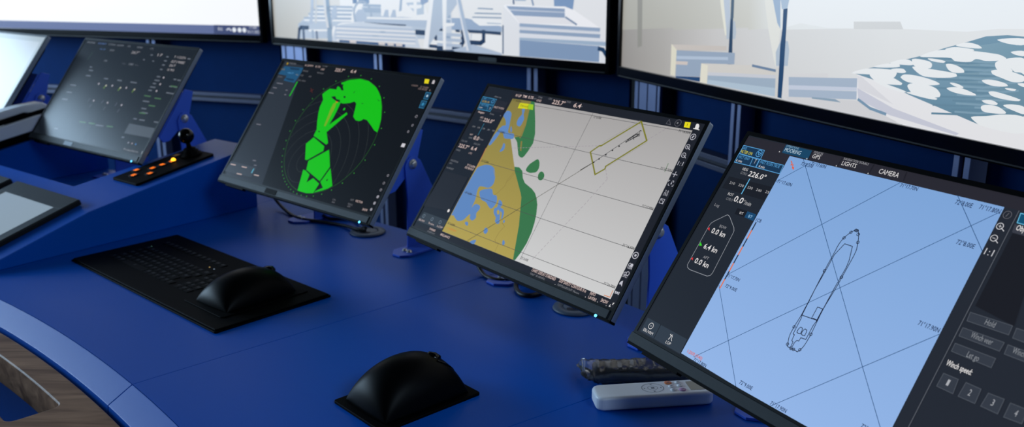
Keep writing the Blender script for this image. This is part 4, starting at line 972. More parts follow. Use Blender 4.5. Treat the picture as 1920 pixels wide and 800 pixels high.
["p",[167,182,203],[[506.2,85],[663.2,93.3],[853.9,87],[853.2,63.4],[673.8,66.5],[479.5,71.3]]],
["p",[223,226,230],[[497.8,87.5],[655,90.3],[775.9,93.3],[775.6,86.6],[497.4,81.3]]],
["p",[24,49,83],[[479.5,70.5],[560,69.7],[677.9,69.9],[677.7,66.1],[530.2,62.9]]],
["p",[191,201,215],[[335.7,49.7],[364.2,64],[466.5,70.8],[551.5,67.1],[701.3,64.9],[723.6,38.8],[737.6,1.5],[331.5,-0.5],[299.7,6.8]]],
["p",[223,226,230],[[326.5,49.4],[373.3,64.4],[462.1,69.2],[363.7,58.2],[340.1,47],[313.5,4.5],[301.8,3.9]]],
["l",[167,182,203],9,[[340.3,49.9],[716.5,54.2]],0],
["l",[213,216,222],7,[[344.5,44.8],[716.3,49.3]],0],
["l",[167,182,203],9,[[339.2,36.7],[716,42]],0],
["l",[213,216,222],7,[[343.4,31.6],[715.8,37.1]],0],
["l",[167,182,203],9,[[338.1,23.4],[715.4,29.7]],0],
["l",[213,216,222],7,[[342.3,18.3],[715.2,24.8]],0],
["l",[167,182,203],9,[[337.1,11.6],[714.9,18.8]],0],
["l",[213,216,222],7,[[341.3,6.5],[714.7,13.9]],0],
["p",[31,70,117],[[355,7.2],[670.9,8.8],[670.5,0.5],[354.5,0.7]]],
["p",[203,197,196],[[405.8,9.8],[439.5,10.1],[439.7,0.8],[408.6,0.3]]],
["p",[203,197,196],[[546.7,10.5],[578.5,10.7],[578.8,1.7],[549.5,1.3]]],
["p",[203,197,196],[[588.5,10.7],[619.7,10.9],[620.1,2],[591.3,1.6]]],
["p",[203,197,196],[[627.5,10.9],[658.2,11.1],[658.6,2.3],[630.3,1.8]]],
["p",[151,169,192],[[558.5,45],[581.4,45.4],[581.1,39.8],[558.1,39.4]]],
["p",[151,169,192],[[519.6,30.5],[549.2,30.5],[549,27.1],[519.4,26.8]]],
["p",[160,176,197],[[141.1,53.2],[176.3,61.2],[200,56.1],[198.8,44],[154.7,42.2],[133.6,4.6]]],
["l",[21,47,81],13,[[192.6,40.2],[155.5,39.8],[143.9,32.6],[136.7,1.7]],0],
["l",[48,70,103],11,[[166.6,38.2],[166.5,3.2]],0],
["p",[223,226,230],[[193.1,34.8],[297.9,39.3],[297.4,33.4],[197.2,27.4]]],
["l",[151,169,192],12,[[216.7,29.8],[217.1,8.7]],0],
["l",[93,107,134],10,[[238,27.7],[238.5,6.7]],0],
["l",[167,182,203],16,[[249.3,393.3],[221.5,104.6],[210,59.5]],0],
["l",[190,197,205],10,[[237,393.6],[242.9,105.3],[236.4,60.5]],0],
["l",[131,153,178],24,[[280.4,392.4],[303.9,107.1],[308,48.6],[306.7,7.1]],0],
["l",[202,206,212],12,[[280.1,392.4],[291,92.1],[298.7,48.2]],0],
["p",[167,182,203],[[321.6,98.9],[341.6,119.8],[350.7,120],[349.8,82.4],[318.8,66.6]]],
["p",[21,47,81],[[808.8,66.7],[834.8,65.2],[834.6,57.3],[816,57.8]]],
["l",[21,47,81],15,[[724.1,49.1],[755,48.9]],0],
["l",[21,47,81],13,[[791.3,50],[802.5,46.5],[807.6,32.1]],0],
["p",[223,226,230],[[777.2,27.9],[841.1,28.5],[840.7,17.9],[776.5,11.7]]],
["l",[21,47,81],10,[[772.7,10.2],[847.9,9]],0],
["p",[143,163,191],[[817.3,96.1],[933.4,98.9],[1070.1,80.2],[1070,65.3],[816.1,61.8]]],
["p",[21,47,81],[[816.2,64.9],[838.5,64],[838.3,57.4],[816,57.8]]],
["p",[21,47,81],[[887.9,64.3],[905.9,64.3],[907.5,56.6],[889.5,57.1]]],
["p",[21,47,81],[[936.2,65.7],[995.5,65.7],[1066.6,65.1],[1066.6,56.3],[1009.1,57.4],[943.1,57]]],
["p",[186,197,212],[[950.1,56],[988.3,46.3],[988.1,33.5],[949.6,31.5]]],
["p",[223,226,230],[[955.3,53.7],[1069.9,54],[1069.5,4.9],[1001.7,21.4],[949.4,23.7]]],
["p",[114,137,165],[[981.1,130.4],[1037.2,130.1],[1037.1,126.6],[975.8,127]]],
["p",[114,137,165],[[969.4,116.2],[1068.7,117.4],[1068.7,114],[964.1,112.7]]],
["p",[114,137,165],[[959.8,104.5],[1068.6,106.3],[1068.6,102.8],[954.5,101]]],
["p",[223,226,230],[[951,99.6],[1070.2,97.7],[1070.1,82.7],[985.4,79.3],[961.3,91]]],
["p",[151,169,191],[[1011.3,89.2],[1066.8,89.6],[1066.8,87.1],[1016.4,86.1]]],
["l",[21,47,81],15,[[918.3,58.4],[917.6,29.8],[906.4,10.9],[880.9,6.9],[814.2,5.8]],0],
["l",[21,47,81],13,[[1000.6,63.4],[1000.2,36.6],[988,29.6],[949.6,29.4]],0],
["p",[191,201,215],[[848.4,376.5],[875.3,375.8],[873.5,3.8],[836.5,1.7]]],
["p",[139,159,185],[[847.9,151.7],[871.1,151.5],[870.8,142],[848.3,142.4]]],
["p",[139,159,185],[[847.4,136.2],[870.7,136],[870.4,126.5],[847.8,126.9]]],
["p",[139,159,185],[[846.9,120.6],[870.2,120.5],[869.9,110.9],[847.3,111.2]]],
["p",[139,159,185],[[846.4,106.3],[869.8,106.3],[869.5,96.7],[846.9,96.9]]],
["p",[139,159,185],[[846,91.9],[869.4,92],[869.1,82.3],[846.4,82.5]]],
["p",[139,159,185],[[844.5,44.5],[868.1,44.9],[867.8,35.1],[845,35.1]]],
["p",[223,226,230],[[831.7,82.2],[886.6,83],[882.7,75.1],[846.1,70.9],[835.1,73.1]]],
["l",[167,182,203],9,[[815.7,48.5],[910.9,48.2]],0],
["l",[167,182,203],9,[[815.1,32.5],[910.5,32.6]],0],
["l",[167,182,203],9,[[814.6,16.5],[910.1,16.9]],0],
["p",[167,182,203],[[873.5,3.8],[960,24.3],[1069.5,4.9],[1069.5,-0.2],[888,-0.7]]],
["p",[223,226,231],[[843.4,376.7],[844.5,376.6],[776.2,3.6],[751.2,2.2]]],
["p",[168,182,201],[[800.5,148],[1113.8,369.1],[780.5,14.7],[772.4,3.4]]],
["p",[223,226,230],[[839.7,376.8],[867.7,376],[847.7,2.3],[836.5,1.7]]],
["p",[158,175,198],[[831.4,377],[848.3,376.5],[954.4,5.8],[942,5.1]]],
["p",[207,212,221],[[835.4,376.9],[835.7,376.9],[942,5.1],[933.1,4.6]]],
["p",[215,218,224],[[1075.5,138.6],[1135.5,90.3],[1135.4,0.8],[1074.5,1.4]]],
["p",[228,230,235],[[1083.7,142.5],[1295.5,141.2],[1406.1,91.9],[1135.5,90.3],[1077.1,137.4]]],
["p",[133,152,181],[[1087,138.2],[1292.6,136.9],[1292.9,113],[1116.2,112.9]]],
["p",[191,199,213],[[1096.7,129.4],[1292.7,128.2],[1292.7,125.9],[1101.6,126.3]]],
["p",[217,218,224],[[1116.2,111.6],[1208,112.4],[1292.9,113],[1331.5,96.9],[1135.5,92.3]]],
["p",[230,231,236],[[1292.5,141.1],[1322,135],[1406.1,91.9],[1331.5,94.6],[1292.9,115.4]]],
["l",[114,133,162],5,[[1295.9,114.3],[1331.5,96.9]],0],
["p",[140,159,186],[[1135.5,92.3],[1408.9,90.9],[1407.8,81.7],[1135.5,83]]],
["p",[200,205,216],[[1135.5,83],[1407.8,81.7],[1407.9,77.1],[1135.5,75.6]]],
["p",[137,156,183],[[1135.5,74.4],[1409.4,74.8],[1408.3,64.4],[1135.4,65.3]]],
["p",[210,214,223],[[1135.4,64.5],[1408.3,64],[1426.7,56.2],[1135.4,52.9]]],
["p",[151,171,194],[[1135.4,52.9],[1429.5,55.8],[1429.9,44.8],[1135.4,46]]],
["p",[123,146,178],[[1135.4,46],[1407.4,43.6],[1408.6,1.8],[1135.4,0.8]]],
["l",[77,100,132],5,[[1075.1,82.9],[1074.5,5.2]],0],
["p",[214,218,225],[[1407.6,37.8],[1429,26.3],[1429.8,0.9],[1407.1,1.7]]],
["l",[26,58,94],11,[[1406.2,37],[1418.9,35],[1429.1,21.7]],0],
["p",[117,144,182],[[1241,365.6],[1353,362.4],[1319.1,134.9],[1292.5,142.9],[1256.6,142.4]]],
["l",[77,97,132],6,[[1096.7,369.6],[1114.6,145.7]],0],
["l",[124,144,172],6,[[1105.4,369.3],[1184.5,144]],0],
["p",[160,176,197],[[1120.1,368.9],[1223.5,366],[1157.8,153.6],[1119.5,153.2]]]],
"tv3":[
["g",[[[0,0],[143,139,135]],[[200,0],[165,162,158]],[[200,805],[177,175,170]],[[0,805],[157,155,149]]]],  # beige on the left: a window reflection painted into the picture colours
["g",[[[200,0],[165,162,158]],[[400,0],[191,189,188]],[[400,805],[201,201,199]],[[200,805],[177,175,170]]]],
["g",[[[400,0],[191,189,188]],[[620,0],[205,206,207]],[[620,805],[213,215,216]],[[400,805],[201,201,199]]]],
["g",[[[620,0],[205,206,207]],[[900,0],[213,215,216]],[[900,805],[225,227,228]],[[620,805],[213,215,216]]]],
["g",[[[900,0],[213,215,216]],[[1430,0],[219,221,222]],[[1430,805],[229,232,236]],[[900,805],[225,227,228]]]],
["g",[[[-13.7,90.6],[161,160,151]],[[237.5,111.9],[175,174,166]],[[226.7,244.7],[181,180,172]],[[-22.6,243.2],[165,164,155]]]],  # lower band, carries on the painted beige reflection
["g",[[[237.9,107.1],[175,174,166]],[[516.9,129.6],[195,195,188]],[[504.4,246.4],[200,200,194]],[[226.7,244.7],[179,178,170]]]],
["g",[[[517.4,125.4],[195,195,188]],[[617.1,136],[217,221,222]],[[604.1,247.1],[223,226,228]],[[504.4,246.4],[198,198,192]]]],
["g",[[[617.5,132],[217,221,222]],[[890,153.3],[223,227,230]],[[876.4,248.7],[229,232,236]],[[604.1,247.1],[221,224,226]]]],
["p",[225,229,232],[[614,333.9],[1123.7,314.3],[1148,167.9],[1103.2,165],[1050.1,157.3],[925.2,153.5],[917.4,164.7],[814.8,158.8],[814.1,146.9],[748.9,143.8],[674.9,147.9],[637.1,138.5]]],
["p",[203,205,206],[[812.5,158.7],[917.4,164.7],[925.3,152.8],[814.2,146.3]]],
["p",[137,136,129],[[58.3,355.3],[85.7,354.3],[98.9,59.1],[78.3,53.6]]],
["p",[219,218,205],[[362.9,343.6],[431.9,340.9],[448.3,109.7],[440.2,109.1],[425.1,149.5]]],
["p",[178,189,204],[[386.4,342.7],[427.1,341.1],[456.5,135.5],[443.6,118.9]]],
["p",[217,218,213],[[515.7,337.7],[588.5,334.9],[618.6,130.5],[612.9,59.4],[603.9,76.4],[580.8,133.9]]],
["p",[149,170,196],[[525.4,337.3],[594.8,334.6],[618.3,133.4],[607.8,144.4]]],
["p",[162,181,202],[[566,335.8],[667.3,331.9],[634.2,171.6],[618.5,170.9]]],
["p",[172,183,195],[[452.9,144.7],[472.1,139.5],[478.5,118.1],[475.8,103.8],[446.4,101.6],[443.6,118.9]]],
["p",[169,183,199],[[622.9,113.3],[643.5,112],[649.1,95.1],[648.1,66],[613.5,62.5],[609.6,88.8]]],
["p",[15,49,83],[[455.6,144.8],[464.3,148.4],[470.5,51.2],[456,49.8]]],
["p",[63,83,104],[[448.2,340.3],[459.1,339.9],[466.2,145.4],[455.9,141.7]]],
["p",[192,185,179],[[232.3,73.4],[447.8,87.4],[448.8,77.9],[256.2,63.1],[252.6,3],[234.7,2.8]]],
["p",[213,210,192],[[233.5,75.3],[256.2,63.1],[254.6,2.5],[234,3.5]]],
["p",[144,160,181],[[256.3,62.1],[478.7,75.8],[478.5,52],[357.8,42.7],[357.5,13],[256.6,2.8]]],
["p",[171,186,205],[[257.3,49.3],[455.5,65.1],[456.2,58.8],[257.9,42.3]]],
["p",[199,189,183],[[255,37.5],[304.7,40.9],[303.5,33.2],[255.7,29.8]]],
["p",[19,60,106],[[256.6,2.8],[356.4,11.8],[356.1,1.6],[258.1,0.1]]],
["p",[202,199,194],[[357.9,41.7],[542.8,56.9],[616,53.2],[615.3,38.8],[383.6,19.9],[382.4,0.7],[356.2,0.9]]],
["p",[217,214,199],[[357.9,41.7],[383.4,40.9],[384.2,0.9],[356.2,0.9]]],
["p",[152,169,187],[[385.4,19.4],[615.4,38.2],[617.1,2.9],[384.2,0.9]]],
["p",[169,187,203],[[386.3,9.5],[617.5,19.6],[617.1,2.9],[384.2,0.9]]],
["p",[194,197,205],[[385.9,26.2],[614.6,44.7],[615.4,38.2],[385.4,18.8]]],
["l",[100,123,152],5,[[540.4,55.7],[614.6,53.1]],0],
["p",[202,201,198],[[613.9,59.5],[622.2,60.4],[625.2,2.2],[617.2,2.3]]],
["p",[15,57,99],[[623,171.1],[635.4,173.1],[636.5,114.4],[637.9,44.3],[637.3,2],[625.2,2.5],[622,101.6],[624.8,136.7]]],
["p",[207,207,209],[[641.7,50.6],[760.5,64.1],[768.5,2],[638.4,1.3]]],
["p",[159,174,193],[[653.9,45.5],[834.8,63.5],[836.9,48],[655.7,30.2]]],
["p",[190,198,214],[[655.7,30.2],[836.9,48],[837.7,42],[656.6,22.1]]],
["p",[161,176,195],[[656.6,22.1],[837.8,41.3],[837.4,26.8],[658.3,8.2]]],
["p",[203,203,206],[[652.7,7.5],[837.6,25.1],[916.4,9.9],[948.2,-4.6],[654.4,-7.3]]],
["p",[133,154,173],[[723.6,16.1],[784.9,20.7],[800.3,16.6],[723.9,13.3]]],
["p",[223,223,226],[[833.9,70.1],[863.3,73.3],[1099.4,21.7],[1172,23.7],[1176,-0.6],[1060.8,-2.6],[960.3,-2.6],[898.8,10.5],[837.2,28.4]]],
["p",[194,196,209],[[837,47],[923,23.8],[1059.7,4.7],[1054.8,0.9],[916.1,11.5],[842,27.4]]],
["p",[211,211,216],[[834.1,68.4],[846,66.4],[922.1,30.1],[839.5,46.3]]],
["l",[114,143,168],5,[[842,27.4],[871.2,16.4],[907.4,11.8]],0],
["p",[103,137,158],[[819.5,71.9],[908.2,97.3],[967.3,113.8],[1011,129.6],[1052.5,142.3],[1085.2,153.2],[1120.6,157.4],[1149.8,157.3],[1167.9,48],[1151.9,44.2],[1099.3,22.5],[952.6,50.2],[909.1,60.7]]],
["g",[[[1018.8,127.3],[122,151,167]],[[1150.2,154.7],[109,143,162]],[[1167.9,48],[97,131,150]],[[1099.2,23.1],[91,125,144]],[[952.6,50.2],[101,137,160]],[[969.1,101.8],[115,147,168]]]],
["l",[95,129,150],3,[[967.8,110.8],[1024.4,114.3],[1063.1,119.7]],0],
["l",[120,151,170],3,[[1012.9,117.4],[1056.1,119],[1086.5,123.6]],0],
["l",[95,129,150],3,[[1005.7,107.8],[1059.8,111.3],[1096.7,116.6]],0],
["l",[120,151,170],3,[[1048.7,114.3],[1090.1,116],[1119.2,120.5]],0],
["l",[95,129,150],3,[[1041.9,104.9],[1093.7,108.4],[1129,113.7]],0],
["l",[120,151,170],3,[[1083,111.3],[1122.7,113.1],[1150.5,117.5]],0],
["l",[95,129,150],3,[[1005.4,94.6],[1059.7,98.6],[1096.7,104.2]],0],
["l",[120,151,170],3,[[1048.6,101.5],[1090.1,103.5],[1119.2,108.3]],0],
["l",[95,129,150],3,[[1041.8,92],[1093.7,96],[1129.1,101.6]],0],
["l",[120,151,170],3,[[1083,98.8],[1122.7,100.9],[1150.6,105.6]],0],
["l",[95,129,150],3,[[1005.2,81.3],[1059.6,85.8],[1096.7,91.8]],0],
["l",[120,151,170],3,[[1048.4,88.6],[1090,91],[1119.3,96]],0],
["l",[95,129,150],3,[[1041.6,79],[1093.6,83.4],[1129.1,89.4]],0],
["l",[120,151,170],3,[[1082.9,86.2],[1122.7,88.6],[1150.7,93.6]],0],
["l",[95,129,150],3,[[1004.9,67.9],[1059.5,72.9],[1096.7,79.2]],0],
["l",[120,151,170],3,[[1048.3,75.6],[1090,78.4],[1119.3,83.7]],0],
["l",[95,129,150],3,[[1041.4,65.9],[1093.6,70.8],[1129.2,77.1]],0],
["l",[120,151,170],3,[[1082.9,73.5],[1122.8,76.3],[1150.8,81.5]],0],
["l",[95,129,150],3,[[1004.6,54.5],[1059.4,60],[1096.7,66.6]],0],
["l",[120,151,170],3,[[1048.1,62.6],[1090,65.8],[1119.3,71.3]],0],
["l",[95,129,150],3,[[1041.3,52.8],[1093.6,58.2],[1129.2,64.8]],0],
["l",[120,151,170],3,[[1082.8,60.8],[1122.8,63.9],[1150.9,69.4]],0],
["l",[95,129,150],3,[[1004.4,41],[1059.2,47],[1096.6,54]],0],
["l",[120,151,170],3,[[1048,49.5],[1089.9,53],[1119.4,58.9]],0],
["l",[95,129,150],3,[[1041.1,39.6],[1093.5,45.5],[1129.3,52.4]],0],
["l",[120,151,170],3,[[1082.8,48],[1122.9,51.4],[1151,57.2]],0],
["l",[95,129,150],3,[[1004.1,27.5],[1059.1,33.9],[1096.6,41.3]],0],
["l",[120,151,170],3,[[1047.8,36.4],[1089.9,40.3],[1119.4,46.4]],0],
["q",[225,228,230],[[819.6,70.9],[853,82.1],[909.7,86.3],[922.9,83],[917.9,73.9],[907.3,73.3],[863.3,73.3]]],
["q",[225,228,230],[[870.4,87.1],[895.7,94.5],[925,97.4],[927.8,93],[896.6,88.2]]],
["q",[225,228,230],[[909.7,87],[934.4,90.5],[942.4,86],[935.4,83.4],[918.6,83.5]]],
["q",[225,228,230],[[863.3,73.3],[907.1,74.9],[936.9,67.2],[934.1,63.7],[882.7,62.4]]],
["q",[225,228,230],[[873.5,64.6],[922.2,59],[947.9,54.3],[939.9,52.4],[901.1,56.5]]],
["q",[225,228,230],[[906.1,97.1],[928.2,104.6],[948.6,105.3],[955.6,98.9],[933.5,96.7],[916.8,96.6]]],
["q",[225,228,230],[[952.2,107.8],[983.9,107.8],[992.9,104.1],[991.3,97.3],[970.1,95.1],[955.6,98.9]]],
["q",[225,228,230],[[954,95.6],[985.7,95.8],[1040.3,94.1],[1042.8,90],[1025.1,86],[987.6,82.9],[971.6,85.1]]],
["q",[225,228,230],[[983.3,111.6],[1006.2,112],[1018.4,110.2],[1014.3,107.7],[991.5,108.5]]],
["q",[225,228,230],[[967.4,113.2],[996.7,124.9],[1040.2,129.8],[1108.9,129.5],[1124.2,125.4],[1123.1,122.5],[1090.8,118],[1073.6,119.2],[1064,114],[1035.7,112.7],[1027.8,116.4],[998.2,114.8]]],
["q",[225,228,230],[[1014.9,128.5],[1032.4,133.5],[1066.2,132.8],[1068.2,131],[1033.6,126.3]]],
["q",[225,228,230],[[1033.9,135.9],[1052.6,141.7],[1073.7,140],[1081.2,135.5],[1053.7,134.4]]],
["q",[225,228,230],[[932.3,76.1],[939.8,81.7],[972,82.1],[1003.7,78.1],[1012.7,74.3],[989.5,70.3],[949.6,70.2]]],
["q",[225,228,230],[[948.5,63.8],[954,68.6],[981.6,70.9],[1005.3,67.7],[1016,60],[1014.9,54.7],[992.2,52.3],[960.1,54.3]]],
["q",[225,228,230],[[948,53.4],[975.9,56.3],[1011.5,51.8],[1008.1,49.5],[976.8,50.2]]],
["q",[225,228,230],[[1020.1,106.2],[1036.5,107],[1053.6,101.4],[1055.3,97.2],[1034.7,95.3],[1025,99]]],
["q",[225,228,230],[[1031.7,79],[1044.5,79.3],[1057.6,75.6],[1056.1,73.7],[1041.5,74.8]]],
["q",[225,228,230],[[1026.8,70.3],[1048.9,73.9],[1079.9,68.2],[1082,65.9],[1057.6,64.4],[1035.5,66.4]]],
["q",[225,228,230],[[1105.6,150],[1150.2,154.7],[1151.6,146.2],[1122.5,145.8]]],
["q",[225,228,230],[[1130.7,134.7],[1153.1,137.5],[1154.2,130.9],[1137.5,131.5]]],
["q",[225,228,230],[[1088.6,89.4],[1105,92.1],[1128.4,89.8],[1133.8,86.3],[1113.1,83.5],[1096,85.4]]],
["q",[225,228,230],[[1102.9,74],[1114.3,75.8],[1157.1,69.9],[1154.4,67.3],[1132.2,66.6],[1108.7,69.1]]],
["q",[225,228,230],[[1093.3,59.9],[1109.8,62.7],[1120.9,59.4],[1119,56.8],[1100.6,56.8]]],
["q",[225,228,230],[[1093.1,50.6],[1101,54.6],[1121,55.1],[1136.7,48.9],[1135.5,46.5],[1116.1,44.2],[1097.5,44.6]]],
["q",[225,228,230],[[1130.4,57.9],[1145.9,61.5],[1165.9,60.1],[1167.5,50.7],[1150.6,52.4]]],
["q",[225,228,230],[[1078.5,33],[1103.6,38.3],[1135.6,45.4],[1168.4,45.3],[1172,23.7],[1099.3,22.5],[1084.5,28.1]]],
["q",[225,228,230],[[1102.9,105.2],[1125.4,108.4],[1154.6,103.8],[1159,101.6],[1157.6,95.5],[1140.7,92.9],[1120.8,96.7],[1105.3,100.6]]],
["q",[225,228,230],[[1107.7,116.9],[1122.8,123.9],[1154.8,126.9],[1158.4,105.6],[1150.9,107.5],[1141.5,107.3],[1134.4,112.1],[1138.3,107.5],[1112.5,107.6]]],
["q",[225,228,230],[[1148.8,91.7],[1160.4,93.1],[1161.2,88.3],[1152.3,89.4]]],
["q",[225,228,230],[[1129.5,83],[1148,83.3],[1145.9,80.9],[1133.1,80.9]]]]}
# ================================================================== the room
def struct(name, mb, m, **k): return tag(mb.build(name, m, **k), kind='structure')
struct('floor', MB().box(-4.6, 3.2, -3.2, 5.6, -0.05, 0), M_floor)
struct('ceiling', MB().box(-4.6, 3.2, -3.2, 5.6, 2.7, 2.75), M_ceil)
w = MB()                                                           # left wall with one wide window opening
w.box(-4.6, -4.5, -3.2, 5.6, 0, 0.95); w.box(-4.6, -4.5, -3.2, 5.6, 2.47, 2.7); w.box(-4.6, -4.5, -3.2, 1.6, 0.95, 2.47); w.box(-4.6, -4.5, 4.8, 5.6, 0.95, 2.47)
struct('wall_left', w, M_wall)
struct('wall_right', MB().box(3.2, 3.3, -3.2, 5.6, 0, 2.7), M_wall)
struct('wall_front', MB().box(-4.6, 3.2, -3.3, -3.2, 0, 2.7), M_wall)
struct('wall_back', MB().box(-4.6, 3.2, 5.6, 5.7, 0, 2.7), M_wall)
w = MB()
for y0, y1, z0, z1 in ((1.6, 4.8, 0.95, 1.0), (1.6, 4.8, 2.42, 2.47), (1.6, 1.66, 1.0, 2.42), (4.74, 4.8, 1.0, 2.42), (2.64, 2.7, 1.0, 2.42), (3.7, 3.76, 1.0, 2.42)): w.box(-4.58, -4.5, y0, y1, z0, z1)
struct('window_1', w, M_white, bevel=0.004)

# ================================================================== televisions, their frame and the navy boards behind
TVB = EYE-0.2625
TVS = [('tv1', (-2.2665, 3.9052), -20.0701, 'large television at the left, white picture above a slate taskbar with clock'),
       ('tv2', (-0.8535, 3.3390), -39.5896, 'large middle television showing a pale ship deck with ladder, railings and an open crate'),
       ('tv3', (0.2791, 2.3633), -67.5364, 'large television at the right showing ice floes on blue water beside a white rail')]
def tvfn(o, deg):
    a = math.radians(deg); d = (math.cos(a), math.sin(a)); n = (-math.sin(a), math.cos(a))
    return lambda u, b, z: (o[0]+d[0]*u+n[0]*b, o[1]+d[1]*u+n[1]*b, z)      # u along, b backwards
for key, o, deg, lab in TVS:
    root = empty('television', (o[0], o[1], TVB), math.radians(deg), lab, 'television', 'televisions side by side along the back')
    W, Ht = 1.43, 0.805
    b = MB(); b.prism(rrect(-0.011, W+0.011, -0.03, Ht+0.011, 0.004), lambda a, z, t: (a, t, z), 0.004, 0.030)
    b.box(0.12, W-0.12, 0.03, 0.062, 0.02, Ht*0.62); b.build('back_shell', M_matte, root, bevel=0.002)
    f = MB()
    for x0, x1, z0, z1 in ((-0.012, 0, -0.026, Ht+0.012), (W, W+0.012, -0.026, Ht+0.012), (0, W, Ht, Ht+0.012), (0, W, -0.026, 0)): f.box(x0, x1, -0.004, 0.0042, z0, z1)
    f.build('bezel', M_gloss, root, bevel=0.0012)
    l = MB(); l.box(0, W, -0.0052, -0.0045, -0.0247, -0.0225) ; l.build('bezel_strip', M_black, root)
    if key == 'tv2': MB().prism(rrect(0.985, 1.055, -0.021, -0.009, 0.004), lambda a, z, t: (a, t, z), -0.0052, -0.004).build('maker_badge', M_chin, root)
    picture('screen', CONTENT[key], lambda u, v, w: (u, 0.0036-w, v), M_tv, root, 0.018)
def profile(mb, fn, u0, u1, b0, b1, z0, z1, vert=True):
    """T-slot extrusion 40 mm: solid bars with a slot channel between"""
    if vert:
        w = u1-u0; mb.box(u0, u0+w*.36, b0, b1, z0, z1, 0, fn); mb.box(u1-w*.36, u1, b0, b1, z0, z1, 0, fn); mb.box(u0+w*.36, u1-w*.36, b0+.008, b1, z0, z1, 1, fn)
    else:
        w = z1-z0; mb.box(u0, u1, b0, b1, z0, z0+w*.36, 0, fn); mb.box(u0, u1, b0, b1, z1-w*.36, z1, 0, fn); mb.box(u0, u1, b0+.008, b1, z0+w*.36, z1-w*.36, 1, fn)
def post(fn, u0, u1, lab):
    c = fn((u0+u1)/2, .095, 0); e = fn(u0+1, .095, 0); yaw = math.atan2(fn(1, 0, 0)[1]-fn(0, 0, 0)[1], fn(1, 0, 0)[0]-fn(0, 0, 0)[0])
    r = empty('aluminium_post', c, yaw, lab, 'post', 'aluminium posts of the frame'); um = (u0+u1)/2
    g = lambda a, b, t: (a-um, b-.095, t)
    m = MB(); w = u1-u0; n = 2 if w > 0.08 else 1
    if n == 1: profile(m, g, u0, u1, .075, .115, 0.012, 1.95)
    else:
        m.box(u0, u1, .083, .115, .012, 1.95, 1, g)
        for q0, q1 in ((0, .14), (.19, .50), (.54, .86), (.91, 1)): m.box(u0+w*q0, u0+w*q1, .075, .0829, .012, 1.95, 0, g)
    m.build('extrusion', [M_alu, M_slot], r, bevel=0.001)
    p = MB(); p.box(u0-.03, u1+.03, .05, .118, 0, 0.012, 0, g); p.build('base_plate', M_steel, r)
F1, F2, F3 = [tvfn(o, d) for _, o, d, _ in TVS]
post(F1, 0.838, 0.881, 'slim aluminium post under the left television')
post(F2, -0.063, 0.080, 'wide twin aluminium post behind the top of the radar monitor')
post(F2, 0.442, 0.482, 'slim aluminium post nearest the radar monitor under the middle television')
post(F2, 1.104, 1.144, 'slim aluminium post just left of the wide post behind the chart monitor')
post(F3, -0.052, 0.074, 'wide twin aluminium post behind the top right of the chart monitor')
post(F3, 0.378, 0.414, 'slim aluminium post between the chart monitor and the mooring monitor')
post(F3, 0.992, 1.026, 'rightmost slim aluminium post, above the mooring monitor')
def rail(fn, u0, u1, z, lab):
    c = fn((u0+u1)/2, .096, z); yaw = math.atan2(fn(1, 0, 0)[1]-fn(0, 0, 0)[1], fn(1, 0, 0)[0]-fn(0, 0, 0)[0]); h = (u1-u0)/2-.001
    m = MB(); profile(m, None, -h, h, -.017, .017, -.017, .017, False); o = m.build('aluminium_rail', [M_rail, M_slot], bevel=0.001); o.location = c; o.rotation_euler = (0, 0, yaw); tag(o, lab, 'rail', 'aluminium rails of the frame')
rail(F1, -0.6, 0.838, EYE-0.520, 'horizontal aluminium rail between the leftmost monitor and the dim second monitor')
rail(F1, 0.881, 1.358, EYE-0.515, 'horizontal aluminium rail between the second monitor and the radar monitor')
rail(F2, 0.080, 0.442, EYE-0.480, 'horizontal aluminium rail behind the radar monitor')
rail(F2, 0.482, 1.104, EYE-0.480, 'horizontal aluminium rail between the radar monitor and the chart monitor')
rail(F2, 1.144, 1.36, EYE-0.480, 'short horizontal aluminium rail behind the chart monitor')
rail(F3, 0.074, 0.378, EYE-0.460, 'horizontal aluminium rail at the right edge of the chart monitor')
rail(F3, 0.414, 0.992, EYE-0.460, 'horizontal aluminium rail behind the mooring monitor')
for nm, fn, u0, u1 in (('wall_back_left', F1, -1.2, 1.43), ('wall_back_middle', F2, -0.06, 1.43), ('wall_back_right', F3, -0.03, 1.8)):
    m = MB(); m.box(u0, u1, .119, .131, 0, 2.2); o = struct(nm, m, M_navy); o.location = fn(0, 0, 0); o.rotation_euler = (0, 0, math.atan2(fn(1, 0, 0)[1]-fn(0, 0, 0)[1], fn(1, 0, 0)[0]-fn(0, 0, 0)[0]))

